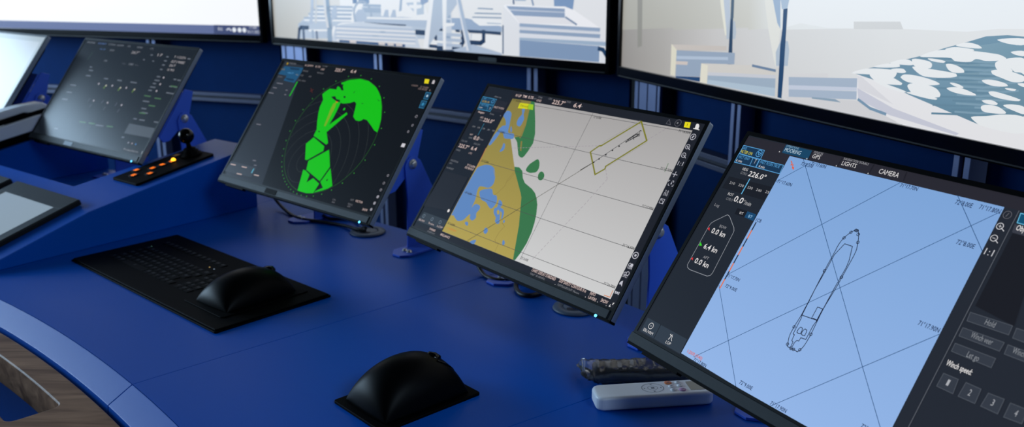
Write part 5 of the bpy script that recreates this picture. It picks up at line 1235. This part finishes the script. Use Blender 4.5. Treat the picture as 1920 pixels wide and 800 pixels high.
# ================================================================== the blue console
SEAMS = [(22.0, 35.70, 'blue console section at the right under the mooring monitor'),
         (35.70, 43.00, 'narrow blue console section carrying the loose trackball unit between two seams'),
         (43.00, 54.55, 'blue console section with the keyboard panel and the radar monitor'),
         (54.55, 79.0, 'leftmost blue console section with the sunken bay')]
for a0, a1, lab in SEAMS:
    g = 0.012
    root = empty('console_section', pol(3.6, (a0+a1)/2, 0), 0, lab, 'console', 'sections of the curved blue console'); off = Vector(root.location)
    n = int((a1-a0)/0.8)+2
    def shift(mb):
        for v in mb.bm.verts: v.co -= off
        return mb
    shift(arc_prism(MB(), [(3.301, 0.75), (4.07, 0.75), (4.07, 0.715), (3.301, 0.715)], a0+g, a1-g, n)).build('desktop', M_blue, root)
    shift(arc_prism(MB(), [(3.3005, 0.7498), (3.264, 0.7295), (3.2605, 0.700), (3.2995, 0.715)], a0+g, a1-g, n)).build('sloped_front_edge', M_blue, root, bevel=0.0008, seg=2, ang=20)
    shift(arc_prism(MB(), [(3.272, 0.7145), (3.295, 0.7145), (3.295, 0.30), (3.272, 0.30)], a0+g, a1-g, n)).build('front_panel', M_blue, root)
    shift(arc_prism(MB(), [(3.50, 0.30), (4.00, 0.30), (4.00, 0.0), (3.50, 0.0)], a0+g, a1-g, n)).build('plinth', M_matte, root)
    shift(arc_prism(MB(), [(4.045, 0.7145), (4.065, 0.7145), (4.065, 0.0), (4.045, 0.0)], a0+g, a1-g, n)).build('rear_panel', M_matte, root)

# walnut rail with a long slot
def rail_mesh():
    Ro, Ri, So, Si, z0, z1 = 3.2565, 3.085, 3.2165, 3.146, 0.672, 0.7275
    a0, a1, s0, s1 = 25.0, 78.0, 43.9, 70.0
    out = []; N = 60
    out += [(Ro, a0+(a1-a0)*k/N) for k in range(N+1)]; out += [(Ri, a1-(a1-a0)*k/N) for k in range(N+1)]
    hole = []; M = 40; rc = 0.012
    def cor(rc0, ac, q0):   # rounded corner, centre radius rc0, centre angle ac
        return [(rc0+rc*math.cos(math.radians(q0+90*k/5)), ac+math.degrees(rc*math.sin(math.radians(q0+90*k/5))/rc0)) for k in range(6)]
    da = math.degrees(rc/3.2)
    hole += cor(So-rc, s1-da, 0); hole += cor(Si+rc, s1-da, 90)
    hole += [(Si, s1-da-(s1-s0-2*da)*k/M) for k in range(1, M)]
    hole += cor(Si+rc, s0+da, 180); hole += cor(So-rc, s0+da, 270)
    hole += [(So, s0+da+(s1-s0-2*da)*k/M) for k in range(1, M)]
    bm = bmesh.new(); es = []
    def loop(P, z):
        vs = [bm.verts.new(pol(r, a, z)) for r, a in P]; return vs
    o1 = loop(out, z1); h1 = loop(hole, z1)
    for L in (o1, h1):
        for i in range(len(L)): es.append(bm.edges.new((L[i], L[(i+1) % len(L)])))
    bmesh.ops.triangle_fill(bm, use_beauty=True, use_dissolve=False, edges=es)
    tops = [f for f in bm.faces]
    ret = bmesh.ops.extrude_face_region(bm, geom=tops)
    for v in ret['geom']:
        if isinstance(v, bmesh.types.BMVert): v.co.z = z0
    bmesh.ops.recalc_face_normals(bm, faces=bm.faces)
    m = MB(); m.bm.free(); m.bm = bm; return m
o = rail_mesh().build('wooden_handrail', M_wood, bevel=0.0035, seg=4, ang=50); tag(o, 'curved walnut handrail with a long slot along the console front', 'handrail')
# brackets that carry the rail
# ---- raised bay around the second monitor (its own frame: s along, w to the left)
BA = Vector((-1.0061, 1.7071)); BD = Vector((0.617, 0.787)).normalized(); BN = Vector((-BD.y, BD.x))
def bp(s, w, z): p = BA+BD*s+BN*w; return (p.x, p.y, z)
def bh(s): return EYE+(-0.564+0.3*s if s < 0.19 else -0.507+0.1756*(s-0.19))
SB = -0.057                                                         # here the ramp meets the desk
def ramp(mb, outline, ss):
    """block standing on the desk, top follows bh(s); outline = list of (s0,w0,s1,w1) handled as quads"""
    for q in outline:
        lo = [mb.bm.verts.new(bp(s, w, DESK)) for s, w in q]; hi = [mb.bm.verts.new(bp(s, w, max(bh(s), DESK+.0005))) for s, w in q]
        n = len(q); mb.face(lo); mb.face(hi)
        for i in range(n): mb.face([lo[i], lo[(i+1) % n], hi[(i+1) % n], hi[i]])
BYAW = math.atan2(BD.y, BD.x)
root = empty('raised_console_bay', bp(0.2, 0.45, DESK), BYAW, 'raised blue sloping surround framing the sunken bay of the second monitor', 'console'); off = Vector(root.location)
def sh(mb):
    R = Matrix.Rotation(-BYAW, 3, 'Z')
    for v in mb.bm.verts: v.co = R @ (v.co-off)
    return mb
def block(name, prof_pts, w0, w1):
    """side outline (s,z) extruded between w0(s) and w1(s)"""
    m = MB(); P = prof_pts
    A = [m.bm.verts.new(bp(s, w0(s), z)) for s, z in P]; B = [m.bm.verts.new(bp(s, w1(s), z)) for s, z in P]
    m.face(A); m.face(list(reversed(B))); n = len(P)
    for i in range(n): m.face([A[i], B[i], B[(i+1) % n], A[(i+1) % n]])
    sh(m).build(name, M_blue, root, bevel=0.0025, seg=3, ang=12)
rw = lambda s: 0.199-(s-0.26)*0.1206
m = MB(); SS = [SB, 0.19, 0.26, 0.611]
WW = [lambda s: 0.0, lambda s: rw(s) if s >= .26 else .199, lambda s: 0.70, lambda s: 0.80, lambda s: 1.02]
vt, vb = {}, {}
def V_(d, i, j, top):
    if (i, j) not in d:
        s = SS[i]; d[(i, j)] = m.bm.verts.new(bp(s, WW[j](s), max(bh(s), DESK+.0008) if top else DESK))
    return d[(i, j)]
cells = {(0, j) for j in range(4)} | {(1, j) for j in range(4)} | {(2, 0), (2, 2)}
for i, j in cells:
    q = ((i, j), (i+1, j), (i+1, j+1), (i, j+1))
    m.face([V_(vt, a, c, 1) for a, c in q]); m.face([V_(vb, a, c, 0) for a, c in reversed(q)])
    for (a, c), (a2, c2), nb in ((q[0], q[1], (i, j-1)), (q[1], q[2], (i+1, j)), (q[2], q[3], (i, j+1)), (q[3], q[0], (i-1, j))):
        if nb not in cells: m.face([V_(vt, a, c, 1), V_(vt, a2, c2, 1), V_(vb, a2, c2, 0), V_(vb, a, c, 0)])
sh(m).build('sloping_surround', M_blue, root, bevel=0.0025, seg=3, ang=12)
# ---- joystick panel on the right arm
SL = math.atan(0.1756)
def on_slope(s, w, h=0.0):                                          # point h above the sloping surface
    return Vector(bp(s-h*math.sin(SL), w, bh(s)+h*math.cos(SL)))
jr = empty('joystick_panel', on_slope(0.42, 0.09), 0, 'small black control panel with orange backlit buttons and a ball-topped joystick', 'control panel'); jo = Vector(jr.location)
def jfn(a, b, t): return tuple(on_slope(a, b, t)-jo)
MB().prism(rrect(0.322, 0.526, 0.036, 0.141, 0.006), jfn, 0.0003, 0.006).build('plate', M_matte, jr, bevel=0.001)
for s, w_, k in ((0.375, 0.126, 0), (0.352, 0.099, 0), (0.399, 0.097, 0), (0.375, 0.069, 0), (0.423, 0.095, 0), (0.447, 0.092, 1), (0.478, 0.121, 2)):
    bt = MB().prism(rrect(s-.010, s+.010, w_-.0085, w_+.0085, 0.004), jfn, 0.006, 0.0078).build('button', M_black, jr)
    lg = MB(); mm = M_orange_d if k == 2 else M_orange
    for q in (-0.0052, -0.0012, 0.0028): lg.prism([(s-.0052, w_+q-.0008), (s+.0052, w_+q-.0008), (s+.0052, w_+q+.0009), (s-.0052, w_+q+.0009)], jfn, 0.0078, 0.0081)
    lo = lg.build('lit_legend', mm, bt)
    if k == 1: MB().lathe([(0.0055, 0), (0.0055, .002), (0.003, .005), (0, .006)], jfn(s+.005, w_, .0078), 14, 0, (0, 0, 1)).build('orange_lamp', M_orange_b, bt)
ax = (on_slope(.495, .088, 1)-on_slope(.495, .088, 0)); jb = Vector(jfn(.497, .088, .006))
MB().lathe([(0.0, 0), (0.026, 0), (0.025, .004), (0.019, .007), (0.020, .010), (0.014, .013), (0.015, .016), (0.010, .019), (0, .02)], jb, 28, 0, ax).build('rubber_boot', M_matte, jr)
MB().lathe([(0.0, 0.015), (0.006, 0.015), (0.005, .034), (0, .034)], jb, 16, 0, ax).build('stick', M_matte, jr)
R_ = 0.0185; MB().lathe([(R_*math.sin(PI*k/14), 0.048-R_*math.cos(PI*k/14)) for k in range(15)], jb, 28, 0, ax).build('ball_knob', M_gloss, jr)

# ---- touch panels lying on the ramp
SF = math.atan(0.3)
def on_front(s, w, h=0.0): return Vector(bp(s-h*math.sin(SF), w, EYE-0.564+0.3*s+h*math.cos(SF)))
M_pale = mat('pale_touch_glass', (150, 160, 165), 0.2, emit=(150, 163, 170), estr=0.55)
def touch(w0, w1, lab):
    r = empty('touch_panel', on_front(0.1, (w0+w1)/2), 0, lab, 'touch panel', 'touch panels on the ramp'); ro = Vector(r.location)
    fn = lambda a, b, t: tuple(on_front(a, b, t)-ro)
    MB().prism(rrect(-0.02, 0.204, w0, w1, 0.004), fn, 0.0005, 0.011).build('housing', M_black, r, bevel=0.001)
    m = MB()
    for a0, a1, b0, b1 in ((0.160, 0.202, w0+.002, w1-.002), (-0.018, 0.02, w0+.002, w1-.002), (0.02, 0.160, w0+.002, w0+.030), (0.02, 0.160, w1-.030, w1-.002)): m.prism([(a0, b0), (a1, b0), (a1, b1), (a0, b1)], fn, 0.011, 0.0125)
    m.build('frame', M_chin, r, bevel=0.0005)
    MB().prism([(0.02, w0+.03), (0.16, w0+.03), (0.16, w1-.03), (0.02, w1-.03)], fn, 0.0112, 0.0116).build('display', M_pale, r)
touch(0.056, 0.342, 'black-framed touch panel with a pale display, right one on the ramp')
touch(0.375, 0.661, 'black-framed touch panel cut off at the left edge, beside the other one')

# ---- telephone handset lying in its cradle on the divider between the two leftmost monitors
tr = empty('telephone', on_slope(0.40, 0.75), 0, 'pale grey telephone with the handset lying on its cradle, left edge', 'telephone'); to = Vector(tr.location)
def tf(a, b, t): return tuple(on_slope(a, b, t)-to)
MB().prism(rrect(0.27, 0.492, 0.712, 0.786, 0.008), tf, 0.0005, 0.020).build('base', M_matte, tr, bevel=0.002)
m = MB(); S_ = [(0.272, 0.020), (0.490, 0.020), (0.494, 0.036), (0.488, 0.053), (0.44, 0.058), (0.30, 0.055), (0.272, 0.05)]
m.prism(S_, lambda a, t, b: tf(a, b, t), 0.714, 0.784); m.build('cradle', M_white, tr, bevel=0.004, seg=3)
m = MB()
for i in range(3):
    for k in range(4): m.prism(rrect(0.300+i*.022, 0.314+i*.022, 0.723+k*.015, 0.733+k*.015, .002), tf, 0.0555, 0.060)
m.build('keypad', M_white, tr, bevel=0.0008)
m = MB(); L = [(0.262, 0.062), (0.30, 0.060), (0.32, 0.068), (0.42, 0.070), (0.44, 0.062), (0.483, 0.062), (0.488, 0.072), (0.475, 0.084), (0.42, 0.090), (0.34, 0.090), (0.28, 0.085), (0.26, 0.075)]
m.prism(L, lambda a, t, b: tf(a, b, t), 0.732, 0.779); m.build('handset', M_white, tr, bevel=0.006, seg=3)
m = MB(); m.box(0.31, 0.475, 0.722, 0.77, 0.058, 0.067, 0, tf); m.build('hook_rest', M_matte, tr)

# ================================================================== desktop monitors
MW, MH = 0.535, 0.322
def monitor(key, x, y, z, yaw, tilt, floor_z, lab, frame_mat=None, badge=False, brackets=(True, True)):
    bk = Vector((-math.sin(yaw), math.cos(yaw), 0)); rt = Vector((math.cos(yaw), math.sin(yaw), 0))
    c = Vector((x, y, 0))+rt*MW/2+bk*0.17; root = empty('monitor', (c.x, c.y, floor_z), yaw, lab, 'monitor', 'desktop monitors along the console')
    zz = z-floor_z
    ct, st = math.cos(tilt), math.sin(tilt)
    def fn(u, v, w):                                                # u right, v up the face, w backwards from the face
        return (u-MW/2, v*st+w*ct-0.17, zz+v*ct-w*st)
    sw = lambda a, b, t: fn(a, b, t)
    b = MB(); b.prism(rrect(0, MW, 0.0, MH, 0.003), sw, 0.0015, 0.0125); b.build('rear_shell', M_silver, root, bevel=0.001)
    b = MB(); b.prism(rrect(0.008, MW-0.008, 0.022, MH-0.03, 0.01), sw, 0.0125, 0.020); b.prism(rrect(0.09, MW-0.12, 0.085, 0.25, 0.02), sw, 0.020, 0.048); b.build('rear_hump', M_matte, root, bevel=0.003)
    b = MB()
    for u0, u1, v0, v1 in ((0, 0.0052, 0.0, MH), (MW-0.0052, MW, 0.0, MH), (0.0052, MW-0.0052, MH-0.0056, MH), (0.0052, MW-0.0052, 0.0165, 0.0200)): b.prism([(u0, v0), (u1, v0), (u1, v1), (u0, v1)], sw, 0.0, 0.0018)
    b.prism([(0.0052, 0.0165), (MW-0.0052, 0.0165), (MW-0.0052, MH-0.0056), (0.0052, MH-0.0056)], sw, 0.0012, 0.0018)
    b.build('bezel', frame_mat or M_bez, root)
    b = MB(); b.prism([(-.001, 0.0035), (-.001, 0.0165), (MW-.008, 0.0165), (MW-.008, 0.0035)], sw, -0.0012, 0.0016)
    chin = b.build('bottom_bar', M_chin, root, bevel=0.0006)
    b = MB(); b.prism([(0.0, 0.0), (0.0, 0.0035), (MW, 0.0035), (MW, 0.0)], sw, 0.0, 0.0125); b.prism([(0.03, -0.003), (0.03, 0), (0.10, 0), (0.10, -.003)], sw, 0.003, 0.012); b.build('lower_lip', M_matte, root)
    b = MB(); b.lathe([(0, 0), (0.0022, 0), (0.0022, .0012), (0, .0016)], fn(MW-.028, 0.0017, 0.0), 12, 0, Vector(fn(0, 0, -1))-Vector(fn(0, 0, 0))); b.build('power_light', M_led, root)
    if badge:
        MB().prism([(0.185, 0.0045), (0.185, 0.0155), (0.225, 0.0155), (0.225, 0.0045)], sw, -0.0018, -0.0012).build('badge', mat('pale_badge', (130, 140, 150), 0.5, spec=0.2) if badge == 2 else M_matte, chin)
    picture('display', CONTENT[key], lambda u, v, w: fn(u, v, 0.0011-w), M_disp, root, 0.004)
    # blue steel stand: two swivel brackets tied by a cross plate
    dz = -zz
    for side, u in ((0, 0.105), (1, 0.43)):
        g = lambda b_, z_, t: (u+t-MW/2, b_-0.17, zz+z_)
        s = 1 if side else -1
        up_ = [(0.222, 0.141), (0.236, 0.136), (0.2175, 0.074), (0.213, 0.060), (0.200, 0.052), (0.181, 0.040), (0.156, 0.019), (0.138, 0.016), (0.126, 0.030), (0.176, 0.094), (0.212, 0.1445)]
        lo_ = [(0.186, 0.079), (0.196, 0.086), (0.208, 0.085), (0.222, 0.076), (0.258, 0.006), (0.292, dz+.004), (0.292, dz), (0.180, dz), (0.184, 0.0), (0.180, 0.066)]
        bu = MB().prism(up_, g, -0.002*s-.002, -0.002*s+.002).build('swivel_plate', M_bluem, root, bevel=0.0008)
        br = MB().prism(lo_, g, 0.003*s-.002, 0.003*s+.002).build('upright_plate', M_bluem, root, bevel=0.0008)
        MB().lathe([(0.0, 0), (0.0105, 0), (0.0105, .0015), (0.007, .0018), (0.007, .006), (0.0045, .0075), (0, .0075)], g(0.200, 0.070, 0.005*s), 20, 0, (s, 0, 0)).build('pivot_bolt', M_steel, br)
        ft = MB().prism([(-0.006, 0.150), (0.014, 0.130), (0.036, 0.130), (0.048, 0.145), (0.048, 0.292), (-0.006, 0.292)] if side else [(0.006, 0.150), (-0.014, 0.130), (-0.036, 0.130), (-0.048, 0.145), (-0.048, 0.292), (0.006, 0.292)], lambda a, b_, t: (u+a-MW/2, b_-0.17, t), 0.0004, 0.0045).build('foot_plate', M_bluem, root, bevel=0.0006)
        for dx in ((0.018, 0.032) if side else (-0.018, -0.032)):
            MB().lathe([(0, 0), (0.006, 0), (0.006, .001), (0.0045, .0012), (0.0045, .004), (0, .005)], (u+dx-MW/2, 0.160-0.17, 0.0045), 16, 0, (0, 0, 1)).build('foot_bolt', M_steel, ft)
    MB().prism([(0.126, 0.034), (0.129, 0.0305), (0.206, 0.1365), (0.203, 0.140)], lambda b_, z_, t: (t-MW/2, b_-0.17, zz+z_), 0.108, 0.427).build('cross_plate', M_bluem, root, bevel=0.0006)
    MB().prism(rrect(0.2175, 0.3175, 0.05, 0.15, .004), sw, 0.048, 0.0895).build('mount_block', M_matte, root, bevel=0.002)
    return root
monitor('m0', -1.84, 2.786, EYE-0.455, -0.678, 0.6534, DESK, 'leftmost desktop monitor, cut by the frame, glowing plain pale grey', M_chin)
monitor('m1', -1.3093, 2.4399, EYE-0.46, -0.6528, 0.6534, DESK, 'dim desktop monitor in the sunken bay with small grey engine readouts', badge=2)
monitor('m2', -0.6605, 1.9978, EYE-0.4751, -0.7454, 0.6409, DESK, 'desktop monitor showing a bright green radar picture', badge=1)
monitor('m3', -0.1935, 1.6010, EYE-0.4828, -0.9127, 0.6244, DESK, 'desktop monitor showing a nautical chart with yellow land and green shallows')
monitor('m4', 0.1495, 1.1051, EYE-0.4808, -1.0637, 0.6170, DESK, 'nearest desktop monitor showing a ship outline on light blue and winch buttons')

# ================================================================== keyboard panel
K0 = Vector((-0.9005, 1.7733)); KE = Vector((0.7341, -0.6790)); KF = Vector((0.679, 0.7341))
K0 = Vector((-0.895, 1.763))
kr = empty('keyboard', (K0.x, K0.y, DESK), math.atan2(KE.y, KE.x), 'flat black keyboard panel with a built-in palm hump lying on the blue desk', 'keyboard')
MB().prism(rrect(0, 0.560, 0.0, 0.232, 0.004), lambda a, b, t: (a, b, t), 0.0, 0.0035).build('base_plate', M_matte, kr, bevel=0.0008)
MB().prism(rrect(0.003, 0.557, 0.003, 0.229, 0.004), lambda a, b, t: (a, b, t), 0.0035, 0.0062).build('top_plate', M_matte, kr, bevel=0.0012)
def key(w, legend):
    m = MB(); m.prism(rrect(-w/2, w/2, -0.0072, 0.0072, 0.0015, 3), lambda a, b, t: (a, b, t), 0.0, 0.0012)
    for k in range(legend):
        x = -0.003+k*0.0045; m.box(x-.0011, x+.0011, -.001, .0045, 0.0012, 0.0014, 1); m.box(x-.0011, x+.0025, .0035, .0045, 0.0012, 0.0014, 1)
    return m
kproto = {}
def place_key(x, y, w, lg):
    k = (round(w, 4), lg)
    if k not in kproto: o = kproto[k] = key(w, lg).build('key', [M_key, M_legend], kr)
    else: o = kproto[k].copy(); C.objects.link(o); o.parent = kr
    o.location = (x, y, 0.0062)
rows = [(0.066, [0.0155, 0.0155, 0.0155, 0.09, 0.0155, 0.0155, 0.0155, 0.0155, 0.0155, 0.0155]), (0.084, [0.026]+[0.0155]*10+[0.026]), (0.102, [0.022]+[0.0155]*11+[0.022]), (0.120, [0.0185]+[0.0155]*12+[0.0155]), (0.138, [0.0155]*13+[0.026])]
for ri, (y, ws) in enumerate(rows):
    x = 0.045
    for i, w_ in enumerate(ws):
        place_key(x+w_/2, y, w_, 2 if (i+ri) % 3 else 1); x += w_+0.0022
for ri, y in enumerate((0.066, 0.084, 0.102, 0.120, 0.138)):
    for i in range(3): place_key(0.318+i*0.0177, y, 0.0155, 2 if (i+ri) % 2 else 1)
for i in range(13): place_key(0.05+i*0.0182+(0.004 if i > 6 else 0), 0.182, 0.0155, 2)
for x, m_ in ((0.262, mat('amber_pip', (120, 100, 60), 0.4, emit=(230, 190, 110), estr=0.7)), (0.279, mat('pale_pip', (120, 130, 140), 0.4, emit=(160, 180, 200), estr=0.5)), (0.047, mat('green_pip', (60, 90, 80), 0.4, emit=(90, 140, 130), estr=0.4))):
    MB().lathe([(0, 0), (0.0014, 0), (0.0014, .0006), (0, .0008)], (x, 0.160 if x > .1 else .148, 0.0062), 10).build('indicator', m_, kr)
def hump(mb, L, W, Hh, n=40, e=2.05, pw=0.45):
    g = []
    for i in range(n+1):
        row = []
        for j in range(n+1):
            a = -1+2*i/n; b = -1+2*j/n; a = math.sin(a*PI/2); b = math.sin(b*PI/2)
            h = (max(0, 1-abs(a)**e)*max(0, 1-abs(b)**e))**pw
            row.append(mb.bm.verts.new((a*L/2*(1-0.05*b*b), b*W/2*(1-0.08*a*a), Hh*h)))
        g.append(row)
    for i in range(n):
        for j in range(n): mb.face([g[i][j], g[i+1][j], g[i+1][j+1], g[i][j+1]]).smooth = True
    mb.face([g[i][0] for i in range(n+1)]+[g[n][j] for j in range(1, n+1)]+[g[i][n] for i in range(n-1, -1, -1)]+[g[0][j] for j in range(n-1, 0, -1)])
    return mb
def move(mb, M):
    bmesh.ops.transform(mb.bm, matrix=M, verts=mb.bm.verts); return mb
# hump at the right end of the keyboard panel
hc = Vector((-0.4765, 1.5435)); kd = hc-K0; hx, hy = kd.dot(KE), kd.dot(KF)
Mh = Matrix.Translation((hx, hy, 0.0062)) @ Matrix.Rotation(math.radians(90+2), 4, 'Z')
move(hump(MB(), 0.152, 0.106, 0.050), Mh).build('palm_hump', M_hump, kr, smooth=True)
move(MB().lathe([(0.0, -.004), (0.012, -.004), (0.0125, .004), (0.009, .009), (0, .011)], (0.052, 0.004, 0.031), 24), Mh).build('trackball', M_gloss, kr)
MB().prism(rrect(hx-.064, hx+.064, hy-.088, hy+.088, .006), lambda a, b, t: (a, b, t), 0.0062, 0.0078).build('hump_plinth', M_matte, kr, bevel=0.0006)

# ================================================================== loose trackball unit
TB = Vector((-0.168, 1.056)); tu = math.radians(41.7)
cx = TB+Vector((math.cos(tu), math.sin(tu)))*0.0815+Vector((-math.sin(tu), math.cos(tu)))*0.0575
t_ = empty('trackball_unit', (cx.x, cx.y, DESK), tu, 'humped black trackball unit standing alone at the front of the blue desk', 'trackball')
MB().prism(rrect(-.0825, .0825, -.059, .059, .004), lambda a, b, t: (a, b, t), 0.0, 0.0045).build('base_plate', M_matte, t_, bevel=0.001)
move(hump(MB(), 0.146, 0.104, 0.0605, 44), Matrix.Translation((0, 0, 0.0045))).build('palm_hump', M_hump, t_, smooth=True)
move(MB().lathe([(0.0, -.006), (0.010, -.006), (0.0115, .002), (0.009, .007), (0, .009)], (0, 0, 0), 24), Matrix.Translation((0.042, -0.005, 0.050)) @ Matrix.Rotation(0.5, 4, 'Y')).build('trackball', M_gloss, t_)
m = MB(); m.tube(spline([(0.036, -0.022, 0.0545), (0.050, -0.026, 0.0455), (0.062, -0.024, 0.034), (0.070, -0.014, 0.0255)], 6), 0.0009, 6); m.build('button_seam', M_gloss, t_)

# ================================================================== the two remotes
rr = empty('remote_control', (0.192, 1.142, DESK), math.radians(7.2), 'white air conditioner remote control beside the nearest monitor', 'remote control', 'remote controls beside the nearest monitor')
m = MB(); prof = []
m.prism(rrect(-0.082, 0.082, -0.0205, 0.0225, 0.011, 6), lambda a, b, t: (a, b, t), 0.0005, 0.0205); m.build('body', M_white, rr, bevel=0.0045, seg=4, ang=60)
m = MB()
def ring(mb, cx, cy, r, w, z, n=36, sx=1, m_=0):
    A = [mb.bm.verts.new((cx+(r-w)*sx*math.cos(2*PI*k/n), cy+(r-w)*math.sin(2*PI*k/n), z)) for k in range(n)]; B = [mb.bm.verts.new((cx+r*sx*math.cos(2*PI*k/n), cy+r*math.sin(2*PI*k/n), z)) for k in range(n)]
    for k in range(n): mb.face([A[k], B[k], B[(k+1) % n], A[(k+1) % n]], m_)
M_gline = mat('grey_print', (110, 118, 130), 0.5)
m = MB(); ring(m, 0.0, 0.001, 0.0135, 0.0007, 0.02065, sx=1.15); ring(m, 0.0, 0.001, 0.0062, 0.0005, 0.02065, sx=1.15)
for x, y, a, b in ((0, 0.0115, .0012, .0007), (0, -.009, .0012, .0007), (0.0115, .001, .0007, .001), (-.0115, .001, .0007, .001), (0.0, .001, .0022, .0018)): m.box(x-a, x+a, y-b, y+b, 0.0206, 0.0208)
m.build('direction_pad', M_gline, rr)
M_pink = mat('pink_button', (196, 150, 190), 0.4); M_or = mat('orange_button', (214, 128, 84), 0.4); M_lcd = mat('pale_lcd', (120, 124, 118), 0.15)
for x, y, mm, r in ((0.025, 0.013, M_or, .0052), (0.039, 0.013, M_white, .004), (0.0265, 0.002, M_white, .004), (0.039, 0.003, M_white, .004), (0.0265, -.0085, M_white, .004), (0.039, -.0095, M_pink, .0048)):
    bt = MB(); bt.lathe([(r, 0), (r, .0008), (r-.0006, .0012), (0, .0012)], (x, y, 0.0205), 20); bo = bt.build('button', mm, rr)
    MB().box(x-.0016, x+.0016, y-.0007, y+.0007, 0.0217, 0.0219).build('button_mark', M_gline, bo)
MB().prism(rrect(0.050, 0.076, -0.012, 0.014, .001), lambda a, b, t: (a, b, t), 0.0205, 0.0208).build('display_window', M_lcd, rr)
rb = empty('remote_control', (0.195, 1.216, DESK), math.radians(3), 'black remote control still wrapped in clear plastic film, behind the white one', 'remote control', 'remote controls beside the nearest monitor')
MB().prism(rrect(-0.078, 0.082, -0.020, 0.022, 0.008), lambda a, b, t: (a, b, t), 0.0035, 0.0205).build('body', M_black, rb, bevel=0.004, seg=3, ang=60)
for i in range(7):
    for j in range(3):
        if (i*3+j) % 4 != 1: MB().lathe([(.0026, 0), (.0026, .001), (0, .0012)], (-0.045+i*.019, -0.011+j*.012, 0.0205), 12).build('button', M_legend if (i+j) % 3 == 0 else M_key, rb)
# crumpled film sleeve
m = MB(); n1, n2 = 46, 28; g = []
rnd = random.Random(3)
for i in range(n1+1):
    t = i/n1; x = -0.094+0.184*t; end = max(0, (0.11-t)/0.11); row = []
    for j in range(n2):
        a = 2*PI*j/n2; ca, sa = math.cos(a), math.sin(a)
        hw = (0.0245+0.002*math.sin(9*t+2))*(1+0.10*end); hh = 0.0118*(1-0.55*end)
        yy = math.copysign(abs(ca)**0.5, ca)*hw+rnd.uniform(-.0009, .0009)
        zz = 0.0128+math.copysign(abs(sa)**0.5, sa)*hh+rnd.uniform(-.0011, .0011)+0.0008*math.sin(70*t+3*a)+0.004*end
        row.append(m.bm.verts.new((x+rnd.uniform(-.001, .001)+0.006*end*math.sin(2*a), yy, max(0.0008, zz))))
    g.append(row)
for i in range(n1):
    for j in range(n2): m.face([g[i][j], g[i+1][j], g[i+1][(j+1) % n2], g[i][(j+1) % n2]]).smooth = True
m.face(g[0]); m.build('clear_wrapper', M_film, rb)

# ================================================================== cable grommets and cables
def grommet(x, y, lab):
    r = empty('cable_grommet', (x, y, DESK), 0, lab, 'cable grommet', 'cable grommets in the desktop')
    MB().lathe([(0.022, .0008), (0.0385, .0008), (0.040, .0018), (0.0385, .0045), (0.030, .0058), (0.023, .0050), (0.022, .0008)], (0, 0, 0), 40).build('rim', M_grom, r)
    MB().lathe([(0.0218, 0.0012), (0.0218, .0046), (0.019, .0052), (0, .0052)], (0, 0, 0), 36).build('cap', M_grom, r)
    MB().prism(rrect(-.016, .008, -.020, -.008, .004), lambda a, b, t: (a, b, t), .0052, .0054).build('cable_opening', M_slot, r)
grommet(-0.322, 1.957, 'round grey cable grommet at the lower right corner of the radar monitor')
grommet(0.110, 1.492, 'round grey cable grommet under the lower edge of the chart monitor')
def cable(pts, r, lab):
    m = MB(); m.tube(spline(pts, 8), r, 10); tag(m.build('cable', M_cable), lab, 'cable', 'black cables under the monitors')
Z = DESK
cable([(-0.56, 2.06, Z+.12), (-0.585, 2.14, Z+.07), (-0.583, 2.175, Z+.025), (-0.545, 2.125, Z+.0065), (-0.498, 2.062, Z+.0045), (-0.44, 2.032, Z+.0045), (-0.385, 2.002, Z+.0045), (-0.348, 1.957, Z+.009), (-0.325, 1.944, Z+.0085)], 0.0038, 'thick black cable curving under the radar monitor to the grey grommet')
cable([(-0.47, 2.13, Z+.05), (-0.452, 2.090, Z+.012), (-0.430, 2.062, Z+.0045), (-0.402, 2.056, Z+.0045), (-0.370, 2.050, Z+.0045), (-0.345, 2.005, Z+.010), (-0.325, 1.95, Z+.013)], 0.0036, 'short black cable looping down beside the thick one under the radar monitor')
cable([(-0.09, 1.68, Z+.12), (-0.088, 1.72, Z+.06), (-0.062, 1.675, Z+.010), (-0.040, 1.638, Z+.0045), (-0.010, 1.628, Z+.0045), (0.02, 1.64, Z+.0045), (0.05, 1.67, Z+.004)], 0.0038, 'black cable loop under the left part of the chart monitor')
cable([(0.03, 1.63, Z+.06), (0.008, 1.60, Z+.012), (0.012, 1.562, Z+.0045), (0.028, 1.546, Z+.0045), (0.050, 1.556, Z+.0045), (0.068, 1.585, Z+.0045), (0.060, 1.62, Z+.0045)], 0.0045, 'small black cable loop under the middle of the chart monitor')
cable([(0.14, 1.54, Z+.10), (0.145, 1.545, Z+.05), (0.128, 1.512, Z+.012), (0.108, 1.482, Z+.009)], 0.0035, 'black cable dropping into the grommet under the chart monitor')
